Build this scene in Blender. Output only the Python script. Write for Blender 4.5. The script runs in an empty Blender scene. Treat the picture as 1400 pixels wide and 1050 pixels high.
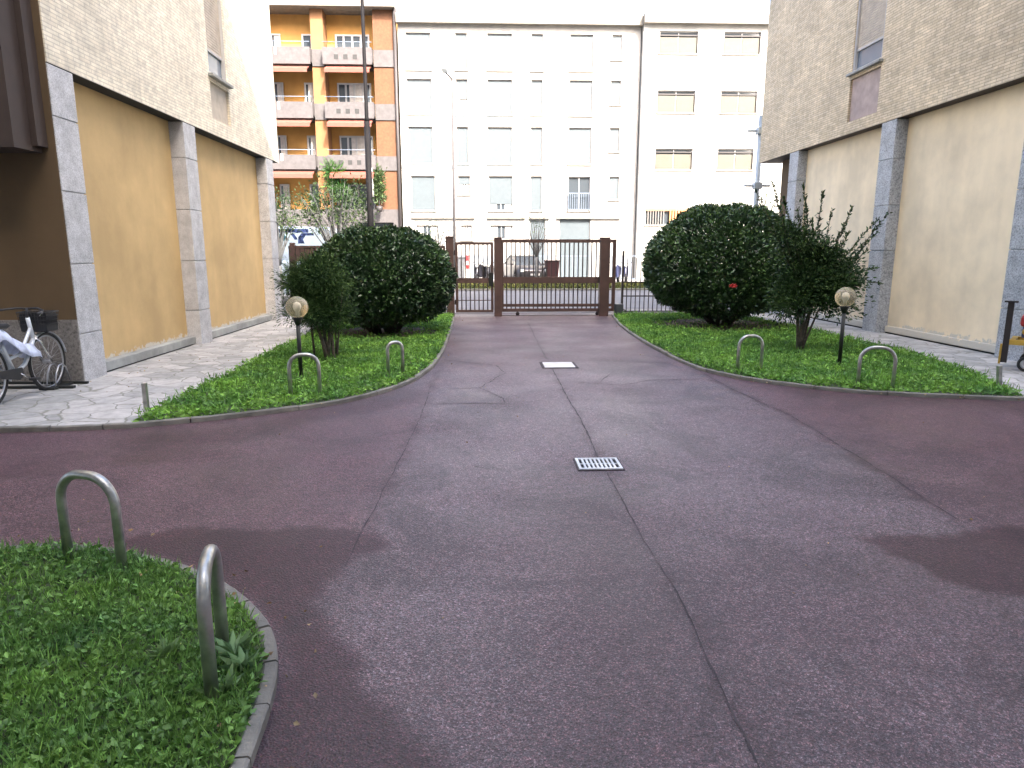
import bpy, math, random
import numpy as np
from mathutils import Vector, Matrix
random.seed(7); rng = np.random.default_rng(7)
S = bpy.context.scene
COL = S.collection
R = math.radians

# ---------------------------------------------------------------- measuring
FP = 924.; PX, PY = 700., 525.; EYE = 1.6
PITCH = math.atan(179/FP); YAW = math.atan(37/FP*math.cos(PITCH))
cy_, sy_, cp_, sp_ = math.cos(YAW), math.sin(YAW), math.cos(PITCH), math.sin(PITCH)
Fv = Vector((sy_*cp_, cy_*cp_, -sp_)); Rv = Vector((cy_, -sy_, 0)); Uv = Vector((sy_*sp_, cy_*sp_, cp_))
def ray(x, y): return Fv + Rv*((x-PX)/FP) - Uv*((y-PY)/FP)
def G(x, y, z=0.0):
    d = ray(x, y); t = (z-EYE)/d.z; return (d.x*t, d.y*t)
def AY(x, y, Y):
    d = ray(x, y); t = Y/d.y; return (d.x*t, EYE+d.z*t)
def AX(x, y, X):
    d = ray(x, y); t = X/d.x; return (d.y*t, EYE+d.z*t)
def XY(x, Y): return AY(x, 360, Y)[0]
def ZY(y, Y, x=663): return AY(x, y, Y)[1]

# ---------------------------------------------------------------- materials
def lin(c):
    return tuple((v/12.92 if v <= .04045 else ((v+.055)/1.055)**2.4) for v in [q/255 for q in c])
def base_mat(name):
    m = bpy.data.materials.new(name); m.use_nodes = True
    nt = m.node_tree; return m, nt, nt.nodes['Principled BSDF']
def N(nt, t, **k):
    n = nt.nodes.new(t)
    for a, v in k.items():
        if a in n.inputs: n.inputs[a].default_value = v
        else: setattr(n, a, v)
    return n
def ramp(nt, src, stops):
    r = nt.nodes.new('ShaderNodeValToRGB'); e = r.color_ramp.elements
    while len(e) < len(stops): e.new(.5)
    for i, (p, c) in enumerate(stops):
        e[i].position = p; e[i].color = (c, c, c, 1) if isinstance(c, (int, float)) else (*c, 1)
    nt.links.new(src, r.inputs[0]); return r
def mixc(nt, fac, a, b, mode='MIX'):
    m = nt.nodes.new('ShaderNodeMix'); m.data_type = 'RGBA'; m.blend_type = mode
    for s, v in ((0, fac), (6, a), (7, b)):
        if hasattr(v, 'links') or hasattr(v, 'is_linked'): nt.links.new(v, m.inputs[s])
        else: m.inputs[s].default_value = v if s == 0 else (*v, 1)
    return m.outputs[2]
def bump(nt, bs, src, strength=.3, dist=.01):
    b = N(nt, 'ShaderNodeBump', Strength=strength, Distance=dist)
    nt.links.new(src, b.inputs['Height']); nt.links.new(b.outputs[0], bs.inputs['Normal'])
def mat(name, col, rough=.6, metal=0., var=.15, scale=6., bmp=0., bscale=60., stain=0., spec=None, coat=0.):
    m, nt, bs = base_mat(name)
    tc = N(nt, 'ShaderNodeTexCoord')
    n1 = N(nt, 'ShaderNodeTexNoise', Scale=scale, Detail=6.); nt.links.new(tc.outputs['Object'], n1.inputs['Vector'])
    dark = tuple(c*(1-var) for c in col); lite = tuple(min(1, c*(1+var)) for c in col)
    r = ramp(nt, n1.outputs[0], [(.3, dark), (.7, lite)])
    out = r.outputs[0]
    if stain > 0:
        n2 = N(nt, 'ShaderNodeTexNoise', Scale=scale*.22, Detail=8., Roughness=.65); nt.links.new(tc.outputs['Object'], n2.inputs['Vector'])
        r2 = ramp(nt, n2.outputs[0], [(.35, 1-stain), (.62, 1.0)])
        out = mixc(nt, 1.0, out, r2.outputs[0], 'MULTIPLY')
    nt.links.new(out, bs.inputs['Base Color'])
    bs.inputs['Roughness'].default_value = rough; bs.inputs['Metallic'].default_value = metal
    if spec is not None: bs.inputs['Specular IOR Level'].default_value = spec
    if coat: bs.inputs['Coat Weight'].default_value = coat
    if bmp > 0:
        n3 = N(nt, 'ShaderNodeTexNoise', Scale=bscale, Detail=4.); nt.links.new(tc.outputs['Object'], n3.inputs['Vector'])
        bump(nt, bs, n3.outputs[0], bmp, .01)
    return m
def leaf_mat(name, c1, c2, rough=.4, trans=.0, spec=.5):
    m, nt, bs = base_mat(name)
    g = N(nt, 'ShaderNodeNewGeometry')
    tc = N(nt, 'ShaderNodeTexCoord')
    n1 = N(nt, 'ShaderNodeTexNoise', Scale=2.2, Detail=4.); nt.links.new(tc.outputs['Object'], n1.inputs['Vector'])
    r = ramp(nt, g.outputs['Random Per Island'], [(0, c1), (.75, c2), (1.0, tuple(min(1, x*1.6) for x in c2))])
    r2 = ramp(nt, n1.outputs[0], [(.35, (.62,.66,.66)), (.65, (1.35,1.15,.85))])
    out = mixc(nt, 1., r.outputs[0], r2.outputs[0], 'MULTIPLY')
    nt.links.new(out, bs.inputs['Base Color'])
    bs.inputs['Roughness'].default_value = rough; bs.inputs['Specular IOR Level'].default_value = spec
    if trans:
        tr = N(nt, 'ShaderNodeBsdfTranslucent'); nt.links.new(out, tr.inputs['Color'])
        mx = N(nt, 'ShaderNodeMixShader'); mx.inputs[0].default_value = trans
        nt.links.new(bs.outputs[0], mx.inputs[1]); nt.links.new(tr.outputs[0], mx.inputs[2])
        nt.links.new(mx.outputs[0], nt.nodes['Material Output'].inputs[0])
    return m

def brick_mat(name, axis, c1, c2, mortar):
    m, nt, bs = base_mat(name)
    tc = N(nt, 'ShaderNodeTexCoord'); sp = N(nt, 'ShaderNodeSeparateXYZ'); cb = N(nt, 'ShaderNodeCombineXYZ')
    nt.links.new(tc.outputs['Object'], sp.inputs[0])
    if axis == 'Y': nt.links.new(sp.outputs[1], cb.inputs[0])
    else: nt.links.new(sp.outputs[0], cb.inputs[0])
    nt.links.new(sp.outputs[2], cb.inputs[1])
    b = N(nt, 'ShaderNodeTexBrick', Scale=1.0)
    b.inputs['Color1'].default_value = (*c1, 1); b.inputs['Color2'].default_value = (*c2, 1); b.inputs['Mortar'].default_value = (*mortar, 1)
    b.inputs['Mortar Size'].default_value = .007; b.inputs['Brick Width'].default_value = .25; b.inputs['Row Height'].default_value = .048
    b.inputs['Mortar Smooth'].default_value = .2; b.inputs['Bias'].default_value = 0.
    nt.links.new(cb.outputs[0], b.inputs['Vector'])
    n1 = N(nt, 'ShaderNodeTexNoise', Scale=1.3, Detail=6.); nt.links.new(tc.outputs['Object'], n1.inputs['Vector'])
    r2 = ramp(nt, n1.outputs[0], [(.3, .82), (.7, 1.08)])
    n4 = N(nt, 'ShaderNodeTexNoise', Scale=9., Detail=3.); nt.links.new(tc.outputs['Object'], n4.inputs['Vector'])
    r4 = ramp(nt, n4.outputs[0], [(.35, .85), (.65, 1.1)])
    o = mixc(nt, 1., b.outputs[0], r2.outputs[0], 'MULTIPLY'); o = mixc(nt, 1., o, r4.outputs[0], 'MULTIPLY')
    nt.links.new(o, bs.inputs['Base Color'])
    iv = N(nt, 'ShaderNodeMath', operation='SUBTRACT'); iv.inputs[0].default_value = 1; nt.links.new(b.outputs['Fac'], iv.inputs[1])
    ad = N(nt, 'ShaderNodeMath', operation='ADD'); nt.links.new(iv.outputs[0], ad.inputs[0]); nt.links.new(n4.outputs[0], ad.inputs[1])
    bump(nt, bs, ad.outputs[0], .6, .008); bs.inputs['Roughness'].default_value = .7
    return m

def asphalt_mat():
    m, nt, bs = base_mat('red_asphalt'); tc = N(nt, 'ShaderNodeTexCoord'); O = tc.outputs['Object']
    def noise(s, d=5., r=.5, dist=0.):
        n = N(nt, 'ShaderNodeTexNoise', Scale=s, Detail=d, Roughness=r, Distortion=dist); nt.links.new(O, n.inputs['Vector']); return n.outputs[0]
    big = ramp(nt, noise(.35, 8., .6, .6), [(.35, (.112, .084, .090)), (.62, (.102, .068, .076))])
    mid = ramp(nt, noise(2.2, 8., .65), [(.3, .84), (.7, 1.12)])
    col = mixc(nt, 1., big.outputs[0], mid.outputs[0], 'MULTIPLY')
    at = N(nt, 'ShaderNodeAttribute', attribute_name='stain')
    sep = N(nt, 'ShaderNodeSeparateColor'); nt.links.new(at.outputs['Color'], sep.inputs[0])
    # wobble the soft mask edges a little
    col = mixc(nt, sep.outputs[1], col, mixc(nt, 1., col, (.90, .66, .70), 'MULTIPLY'))      # redder old surface
    col = mixc(nt, sep.outputs[0], col, mixc(nt, 1., col, (.46, .30, .33), 'MULTIPLY'))       # dark newer patches
    col = mixc(nt, sep.outputs[2], col, mixc(nt, 1., col, (1.42, 1.55, 1.55), 'MULTIPLY'))   # worn grey lane
    v = N(nt, 'ShaderNodeTexVoronoi', Scale=115.); nt.links.new(O, v.inputs['Vector'])
    vr = N(nt, 'ShaderNodeSeparateColor'); nt.links.new(v.outputs['Color'], vr.inputs[0])
    sp = ramp(nt, vr.outputs[0], [(0., .45), (.45, .85), (.8, 1.15), (.97, 1.7)])
    col = mixc(nt, 1., col, sp.outputs[0], 'MULTIPLY')
    v3 = N(nt, 'ShaderNodeTexVoronoi', Scale=290.); nt.links.new(O, v3.inputs['Vector']); vr3 = N(nt, 'ShaderNodeSeparateColor'); nt.links.new(v3.outputs['Color'], vr3.inputs[0])
    sp3 = ramp(nt, vr3.outputs[0], [(0., .35), (.5, .9), (.8, 1.2), (.96, 2.4)])
    col = mixc(nt, 1., col, sp3.outputs[0], 'MULTIPLY')
    gr = ramp(nt, noise(14., 6., .7), [(.35, .80), (.65, 1.16)]); col = mixc(nt, 1., col, gr.outputs[0], 'MULTIPLY')
    sn = ramp(nt, noise(.8, 9., .7, 1.2), [(.40, .72), (.50, 1.), (.72, 1.1)]); col = mixc(nt, 1., col, sn.outputs[0], 'MULTIPLY')
    tint = ramp(nt, vr.outputs[1], [(0., (1.15, .92, .92)), (1., (.9, 1.04, 1.06))])
    col = mixc(nt, 1., col, tint.outputs[0], 'MULTIPLY')
    nt.links.new(col, bs.inputs['Base Color'])
    rr = ramp(nt, noise(1.1, 6.), [(.3, .40), (.7, .62)]); nt.links.new(rr.outputs[0], bs.inputs['Roughness'])
    add = N(nt, 'ShaderNodeMath', operation='ADD'); nt.links.new(v.outputs['Distance'], add.inputs[0]); nt.links.new(noise(140., 3.), add.inputs[1])
    bump(nt, bs, add.outputs[0], .55, .006)
    return m

def flag_mat():
    m, nt, bs = base_mat('flagstone'); tc = N(nt, 'ShaderNodeTexCoord'); O = tc.outputs['Object']
    wn = N(nt, 'ShaderNodeTexNoise', Scale=2.5, Detail=3.); nt.links.new(O, wn.inputs['Vector'])
    mp = N(nt, 'ShaderNodeVectorMath', operation='MULTIPLY_ADD'); nt.links.new(wn.outputs[1], mp.inputs[0]); mp.inputs[1].default_value = (.25, .25, 0); nt.links.new(O, mp.inputs[2])
    v = N(nt, 'ShaderNodeTexVoronoi', Scale=3.1); v.feature = 'DISTANCE_TO_EDGE'; nt.links.new(mp.outputs[0], v.inputs['Vector'])
    v2 = N(nt, 'ShaderNodeTexVoronoi', Scale=3.1); nt.links.new(mp.outputs[0], v2.inputs['Vector'])
    s2 = N(nt, 'ShaderNodeSeparateColor'); nt.links.new(v2.outputs['Color'], s2.inputs[0])
    c = ramp(nt, s2.outputs[0], [(0, (.30, .30, .28)), (.5, (.40, .39, .37)), (1, (.50, .48, .45))])
    n = N(nt, 'ShaderNodeTexNoise', Scale=7., Detail=8., Roughness=.7); nt.links.new(O, n.inputs['Vector'])
    r = ramp(nt, n.outputs[0], [(.3, .65), (.7, 1.15)])
    col = mixc(nt, 1., c.outputs[0], r.outputs[0], 'MULTIPLY')
    e = ramp(nt, v.outputs['Distance'], [(.0, .0), (.035, 1.)])
    col = mixc(nt, e.outputs[0], (.19, .19, .15), col)
    nt.links.new(col, bs.inputs['Base Color']); bs.inputs['Roughness'].default_value = .75
    ad = N(nt, 'ShaderNodeMath', operation='ADD'); nt.links.new(e.outputs[0], ad.inputs[0]); nt.links.new(n.outputs[0], ad.inputs[1])
    bump(nt, bs, ad.outputs[0], .5, .012)
    return m

def render_mat(name, col, streak=.06, base_dirt=True):
    """painted render with vertical water streaks and damp scabs near the ground"""
    m, nt, bs = base_mat(name); tc = N(nt, 'ShaderNodeTexCoord'); O = tc.outputs['Object']
    mp = N(nt, 'ShaderNodeMapping'); mp.inputs['Scale'].default_value = (3., 3., .25); nt.links.new(O, mp.inputs[0])
    n = N(nt, 'ShaderNodeTexNoise', Scale=1.2, Detail=6.); nt.links.new(mp.outputs[0], n.inputs['Vector'])
    r = ramp(nt, n.outputs[0], [(.3, tuple(c*(1-streak) for c in col)), (.7, tuple(min(1, c*(1+streak*.5)) for c in col))])
    n2 = N(nt, 'ShaderNodeTexNoise', Scale=.9, Detail=9., Roughness=.6); nt.links.new(O, n2.inputs['Vector'])
    r2 = ramp(nt, n2.outputs[0], [(.35, .80), (.65, 1.05)])
    c = mixc(nt, 1., r.outputs[0], r2.outputs[0], 'MULTIPLY')
    if base_dirt:
        sp = N(nt, 'ShaderNodeSeparateXYZ'); nt.links.new(O, sp.inputs[0])
        hr = N(nt, 'ShaderNodeMapRange'); hr.inputs[1].default_value = .42; hr.inputs[2].default_value = .05; nt.links.new(sp.outputs[2], hr.inputs[0])
        n3 = N(nt, 'ShaderNodeTexNoise', Scale=7., Detail=7., Roughness=.7); nt.links.new(O, n3.inputs['Vector'])
        mu = N(nt, 'ShaderNodeMath', operation='MULTIPLY'); nt.links.new(hr.outputs[0], mu.inputs[0]); nt.links.new(n3.outputs[0], mu.inputs[1])
        sc = ramp(nt, mu.outputs[0], [(.275, 0.), (.31, 1.)])
        c = mixc(nt, sc.outputs[0], c, (.60, .56, .47))
    nt.links.new(c, bs.inputs['Base Color']); bs.inputs['Roughness'].default_value = .85
    n5 = N(nt, 'ShaderNodeTexNoise', Scale=45., Detail=3.); nt.links.new(O, n5.inputs['Vector']); bump(nt, bs, n5.outputs[0], .12, .01)
    return m

def granite_mat(name, c, sc=90.):
    m, nt, bs = base_mat(name); tc = N(nt, 'ShaderNodeTexCoord'); O = tc.outputs['Object']
    v = N(nt, 'ShaderNodeTexNoise', Scale=sc, Detail=4., Roughness=.8); nt.links.new(O, v.inputs['Vector'])
    r = ramp(nt, v.outputs[0], [(.36, tuple(x*.45 for x in c)), (.5, c), (.66, tuple(min(1, x*1.3) for x in c))])
    n = N(nt, 'ShaderNodeTexNoise', Scale=5., Detail=8., Roughness=.7); nt.links.new(O, n.inputs['Vector'])
    r2 = ramp(nt, n.outputs[0], [(.34, .74), (.6, 1.06)])
    c2 = mixc(nt, 1., r.outputs[0], r2.outputs[0], 'MULTIPLY')
    nt.links.new(c2, bs.inputs['Base Color']); bs.inputs['Roughness'].default_value = .6
    bump(nt, bs, v.outputs[0], .25, .004); return m

def glass_dark(name, c=(.05, .06, .07), rough=.08):
    m, nt, bs = base_mat(name); bs.inputs['Base Color'].default_value = (*c, 1); bs.inputs['Roughness'].default_value = rough
    bs.inputs['Specular IOR Level'].default_value = .8; return m

M = dict(
    asphalt=asphalt_mat(), flag=flag_mat(),
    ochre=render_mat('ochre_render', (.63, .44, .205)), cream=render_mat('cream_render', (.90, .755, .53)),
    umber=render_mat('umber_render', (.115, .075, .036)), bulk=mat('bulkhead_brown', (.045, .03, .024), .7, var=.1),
    granite=granite_mat('grey_granite', (.52, .52, .53)), granite2=granite_mat('pale_granite', (.42, .44, .46), 40.),
    plinth=granite_mat('plinth_stone', (.20, .185, .17), 30.), ledge=mat('stone_ledge', (.34, .35, .33), .8, stain=.35, bmp=.2),
    brickL=brick_mat('cream_brick', 'Y', (.76, .68, .53), (.86, .79, .63), (.60, .54, .43)),
    brickLx=brick_mat('cream_brick_end', 'X', (.76, .68, .53), (.86, .79, .63), (.60, .54, .43)),
    brickR=brick_mat('tan_brick', 'Y', (.58, .47, .31), (.74, .62, .44), (.42, .34, .23)),
    brickRx=brick_mat('tan_brick_end', 'X', (.58, .47, .31), (.74, .62, .44), (.42, .34, .23)),
    beige=mat('beige_panel', (.52, .45, .36), .7, stain=.15), mauve=mat('mauve_panel', (.42, .33, .30), .7, stain=.15),
    slot=mat('dark_slot', (.03, .03, .03), .9), kerb=mat('kerb_stone', (.21, .20, .175), .85, stain=.4, scale=9, bmp=.4),
    soil=mat('soil', (.05, .07, .03), .95, var=.4, scale=20, bmp=.5), earth=mat('bare_earth', (.09, .065, .045), .95, var=.35, scale=14, bmp=.5),
    brown=mat('brown_paint', (.075, .043, .036), .5, var=.2, stain=.25), blackp=mat('black_paint', (.012, .014, .012), .45),
    dark_iron=mat('dark_iron', (.022, .016, .016), .55, var=.2), motor=mat('motor_grey', (.05, .055, .065), .5),
    steel=mat('dull_steel', (.60, .60, .56), .32, .75, var=.3, scale=14, stain=.45, bmp=.15),
    crack=mat('crack_sealant', (.045, .036, .04), .8, var=.3), cover=mat('white_cover', (.62, .60, .60), .6, stain=.2),
    grate=mat('galvanised_grate', (.62, .64, .66), .5, .2, stain=.2), pitm=mat('pit_black', (.012, .012, .013), .9),
    road=mat('street_asphalt', (.13, .13, .14), .85, var=.12, scale=1.5, stain=.15, bmp=.2), pave=mat('pavement_concrete', (.27, .255, .25), .85, stain=.2),
    whitepaint=mat('white_marking', (.7, .7, .7), .7, stain=.2),
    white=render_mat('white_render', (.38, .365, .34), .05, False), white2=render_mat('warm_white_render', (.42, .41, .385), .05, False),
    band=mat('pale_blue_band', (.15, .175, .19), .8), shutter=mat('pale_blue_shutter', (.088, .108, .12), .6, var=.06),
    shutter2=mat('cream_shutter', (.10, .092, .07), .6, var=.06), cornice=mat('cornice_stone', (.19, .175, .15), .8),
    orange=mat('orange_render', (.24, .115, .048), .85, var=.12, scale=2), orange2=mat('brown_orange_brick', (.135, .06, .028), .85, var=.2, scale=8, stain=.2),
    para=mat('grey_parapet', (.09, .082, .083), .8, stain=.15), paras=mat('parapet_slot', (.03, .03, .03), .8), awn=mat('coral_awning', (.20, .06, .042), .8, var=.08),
    wframe=mat('white_frame', (.42, .41, .40), .5, var=.05), glass=glass_dark('window_glass'), glassb=glass_dark('bluish_glass', (.16, .20, .25), .12),
    curtain=mat('pale_curtain', (.50, .46, .42), .9), rail=mat('blue_grey_rail', (.16, .20, .26), .5), bars=mat('orange_bars', (.40, .20, .08), .7),
    barsd=mat('grey_bars', (.15, .14, .13), .7), pipe=mat('dark_downpipe', (.035, .03, .03), .6),
    bark=mat('grey_bark', (.10, .08, .065), .9, var=.35, scale=25, bmp=.5), palebark=mat('pale_bark', (.10, .10, .10), .9, var=.3, scale=12),
    laurel=leaf_mat('laurel_leaf', (.014, .038, .014), (.050, .115, .038), .36, spec=.6), laurelg=leaf_mat('laurel_leaf_deep', (.012, .036, .015), (.048, .11, .04), .36, spec=.6),
    yew=leaf_mat('yew_leaf', (.018, .045, .014), (.045, .095, .028), .6, spec=.2), pyra=leaf_mat('shoot_leaf', (.018, .045, .014), (.042, .09, .027), .5, spec=.3),
    lawn=leaf_mat('lawn_leaf', (.095, .22, .045), (.19, .41, .09), .5, .3, .35), lawnd=leaf_mat('lawn_leaf_dark', (.075, .17, .04), (.175, .36, .10), .5, .25, .4),
    mast=mat('mast_black', (.010, .009, .010), .7, spec=.15), verge=leaf_mat('verge_leaf', (.05, .065, .02), (.10, .11, .045), .8, spec=.1), oyel=mat('yellow_ochre_render', (.50, .26, .07), .85, var=.1, scale=2), dryleaf=leaf_mat('dry_leaf', (.16, .10, .05), (.34, .26, .15), .7), weed=leaf_mat('weed_leaf', (.13, .24, .11), (.20, .34, .16), .5, .2), street_leaf=leaf_mat('street_leaf', (.025, .055, .018), (.055, .10, .035), .6, .3),
    yucca=leaf_mat('yucca_leaf', (.02, .09, .012), (.045, .14, .025), .5, .2), red=mat('red_flower', (.5, .03, .03), .6),
    vanw=mat('van_white', (.17, .205, .24), .35, var=.04, coat=.4), navy=mat('navy_graphic', (.02, .035, .11), .5), teal=mat('teal_graphic', (.03, .13, .17), .5),
    tyre=mat('tyre_rubber', (.02, .02, .021), .8), rim=mat('silver_rim', (.5, .5, .52), .3, .9, var=.05), chrome=mat('chrome', (.6, .6, .6), .15, 1., var=.03),
    bikew=mat('silver_white_frame', (.62, .66, .70), .3, .2, var=.05, coat=.4), bikep=mat('mauve_paint', (.07, .035, .055), .45), blackpl=mat('black_plastic', (.018, .018, .02), .5),
    cloth=mat('blue_white_cloth', (.55, .60, .74), .8, var=.35, scale=9), blue=mat('blue_paint', (.03, .06, .25), .4), redp=mat('red_paint', (.42, .03, .035), .4),
    yellow=mat('yellow_paint', (.52, .33, .05), .5, stain=.4), carg=mat('grey_car_paint', (.055, .05, .055), .3, .3, var=.05, coat=.5), binr=mat('maroon_plastic', (.035, .010, .012), .5),
    bing=mat('grey_plastic', (.10, .10, .11), .6), lens=mat('lamp_lens', (.7, .7, .68), .2), pale=mat('pale_grey_metal', (.46, .52, .56), .5, .2),
    scb=mat('blue_scooter_paint', (.12, .14, .30), .35, coat=.4), scd=mat('dark_scooter_paint', (.06, .06, .075), .35, coat=.4), roof=mat('roof_felt', (.2, .19, .18), .9),
    rear=mat('rear_render', (.70, .66, .58), .85),
)
def globe_mat():
    m, nt, bs = base_mat('smoky_globe')
    bs.inputs['Base Color'].default_value = (.90, .80, .60, 1); bs.inputs['Roughness'].default_value = .12
    bs.inputs['Transmission Weight'].default_value = .78; bs.inputs['IOR'].default_value = 1.15; bs.inputs['Specular IOR Level'].default_value = .8
    return m
M['globe'] = globe_mat()
def clear_mat():
    m, nt, bs = base_mat('clear_screen'); bs.inputs['Base Color'].default_value = (.8, .85, .9, 1); bs.inputs['Roughness'].default_value = .1; bs.inputs['Transmission Weight'].default_value = .7; bs.inputs['IOR'].default_value = 1.1
    return m
M['clear'] = clear_mat()

# ---------------------------------------------------------------- mesh builder
class MB:
    def __init__(s): s.v = []; s.f = []; s.sm = []
    def add(s, vs, fs, smooth=False):
        o = len(s.v); s.v += [tuple(v) for v in vs]; s.f += [tuple(i+o for i in f) for f in fs]; s.sm += [smooth]*len(fs); return s
    def box(s, a, b, rot=0., piv=None):
        x0, y0, z0 = a; x1, y1, z1 = b
        vs = [(x0,y0,z0),(x1,y0,z0),(x1,y1,z0),(x0,y1,z0),(x0,y0,z1),(x1,y0,z1),(x1,y1,z1),(x0,y1,z1)]
        if rot:
            p = piv or ((x0+x1)/2, (y0+y1)/2); c, q = math.cos(rot), math.sin(rot)
            vs = [(p[0]+(x-p[0])*c-(y-p[1])*q, p[1]+(x-p[0])*q+(y-p[1])*c, z) for x, y, z in vs]
        return s.add(vs, [(0,3,2,1),(4,5,6,7),(0,1,5,4),(1,2,6,5),(2,3,7,6),(3,0,4,7)])
    def tube(s, pts, r, n=8, cap=True, closed=False):
        pts = [Vector(p) for p in pts]; m = len(pts); rs = r if isinstance(r, (list, tuple)) else [r]*m
        vs = []; up = None
        for i, p in enumerate(pts):
            if closed: t = pts[(i+1) % m]-pts[i-1]
            else: t = pts[min(i+1, m-1)]-pts[max(i-1, 0)]
            t.normalize()
            if up is None: up = Vector((0,0,1)) if abs(t.z) < .9 else Vector((1,0,0))
            a = t.cross(up);
            if a.length < 1e-5: a = t.cross(Vector((0,1,0)))
            a.normalize(); b = a.cross(t); b.normalize(); up = b
            for k in range(n):
                w = 2*math.pi*k/n; vs.append(p+a*(math.cos(w)*rs[i])+b*(math.sin(w)*rs[i]))
        fs = []
        for i in range(m if closed else m-1):
            j = (i+1) % m
            for k in range(n):
                l = (k+1) % n; fs.append((i*n+k, i*n+l, j*n+l, j*n+k))
        if cap and not closed: fs.append(tuple(range(n-1, -1, -1))); fs.append(tuple(range((m-1)*n, m*n)))
        return s.add(vs, fs, True)
    def lathe(s, prof, c=(0,0,0), n=20):
        vs = []; fs = []
        for r_, z in prof:
            for k in range(n):
                w = 2*math.pi*k/n; vs.append((c[0]+r_*math.cos(w), c[1]+r_*math.sin(w), c[2]+z))
        for i in range(len(prof)-1):
            for k in range(n):
                l = (k+1) % n; fs.append((i*n+k, i*n+l, (i+1)*n+l, (i+1)*n+k))
        return s.add(vs, fs, True)
    def prism(s, poly, a0, a1, axis='z'):
        """polygon extruded along axis between a0, a1; poly coords are the other two axes in order"""
        n = len(poly)
        def P(u, v, w): return {'z': (u, v, w), 'y': (u, w, v), 'x': (w, u, v)}[axis]
        vs = [P(u, v, a0) for u, v in poly]+[P(u, v, a1) for u, v in poly]
        fs = [tuple(range(n)), tuple(range(2*n-1, n-1, -1))]+[(i, i+n, (i+1) % n+n, (i+1) % n) for i in range(n)]
        return s.add(vs, fs)
    def build(s, name, m, parent=None, bevel=0., loc=None):
        me = bpy.data.meshes.new(name); me.from_pydata(s.v, [], s.f); me.update()
        me.polygons.foreach_set('use_smooth', s.sm)
        if isinstance(m, (list, tuple)):
            for q in m: me.materials.append(q)
        else: me.materials.append(m)
        o = bpy.data.objects.new(name, me); COL.objects.link(o)
        import bmesh as _b
        bm = _b.new(); bm.from_mesh(me); _b.ops.recalc_face_normals(bm, faces=bm.faces); bm.to_mesh(me); bm.free()
        if parent is not None: o.parent = parent
        if loc: o.location = loc
        if bevel:
            md = o.modifiers.new('bevel', 'BEVEL'); md.width = bevel; md.segments = 2; md.limit_method = 'ANGLE'; md.angle_limit = R(40)
        return o
def tag(o, label=None, cat=None, group=None, kind=None):
    if label: o['label'] = label
    if cat: o['category'] = cat
    if group: o['group'] = group
    if kind: o['kind'] = kind
    return o
def thing(name, loc, label, cat, group=None, rz=0.):
    o = bpy.data.objects.new(name, None); COL.objects.link(o); o.location = loc; o.rotation_euler = (0,0,rz); o.empty_display_size = .2
    return tag(o, label, cat, group)
def struct(name, mb, m, **k): return tag(mb.build(name, m, **k), kind='structure')
def copy_thing(o, parent=None):
    kids = [c for c in list(bpy.data.objects) if c.parent == o]
    c = o.copy(); COL.objects.link(c); c.parent = parent
    for ch in kids: copy_thing(ch, c)
    return c
def leaves(P, D, L, W, name, m, parent=None, fold=.25, label=None):
    """P base points, D directions, L lengths, W widths: one mesh of folded four-sided leaves"""
    n = len(P); D = D/np.linalg.norm(D, axis=1, keepdims=True)
    A = rng.normal(size=(n,3)); T = np.cross(D, A); T /= np.linalg.norm(T, axis=1, keepdims=True)+1e-9
    Nn = np.cross(D, T); L = L[:,None]; W = W[:,None]
    mid = P+D*L*.45
    V = np.stack([P, mid+T*W*.5+Nn*W*fold, P+D*L, mid-T*W*.5+Nn*W*fold], 1).reshape(-1,3).astype(np.float32)
    i = np.arange(n)*4
    F = np.stack([i,i+1,i+2, i,i+2,i+3],1).reshape(-1).astype(np.int32)
    me = bpy.data.meshes.new(name); me.vertices.add(4*n); me.vertices.foreach_set('co', V.ravel())
    me.loops.add(6*n); me.loops.foreach_set('vertex_index', F)
    me.polygons.add(2*n); me.polygons.foreach_set('loop_start', np.arange(0,6*n,3,dtype=np.int32)); me.update(calc_edges=True); me.validate()
    me.materials.append(m); o = bpy.data.objects.new(name, me); COL.objects.link(o); o.parent = parent
    return o
def wall_grid(mb, us, ue, vs, ve, ops, tf, depth):
    """wall in u/v with rectangular openings and reveals; tf(u,v,d) -> point (d inward)"""
    U = sorted({us, ue, *[q for o in ops for q in o[:2]]}); V = sorted({vs, ve, *[q for o in ops for q in o[2:4]]})
    for i in range(len(U)-1):
        for j in range(len(V)-1):
            cu, cv = (U[i]+U[i+1])/2, (V[j]+V[j+1])/2
            if any(o[0] < cu < o[1] and o[2] < cv < o[3] for o in ops): continue
            mb.add([tf(U[i],V[j],0), tf(U[i+1],V[j],0), tf(U[i+1],V[j+1],0), tf(U[i],V[j+1],0)], [(0,1,2,3)])
    for o in ops:
        a, b, c, d = o[:4]
        for p, q in (((a,c),(b,c)),((b,c),(b,d)),((b,d),(a,d)),((a,d),(a,c))):
            mb.add([tf(*p,0), tf(*q,0), tf(*q,depth), tf(*p,depth)], [(0,1,2,3)])

# ---------------------------------------------------------------- ground
g = MB(); g.add([(-400,-300,-.06),(400,-300,-.06),(400,500,-.06),(-400,500,-.06)], [(0,1,2,3)]); struct('ground', g, M['pave'])
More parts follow.
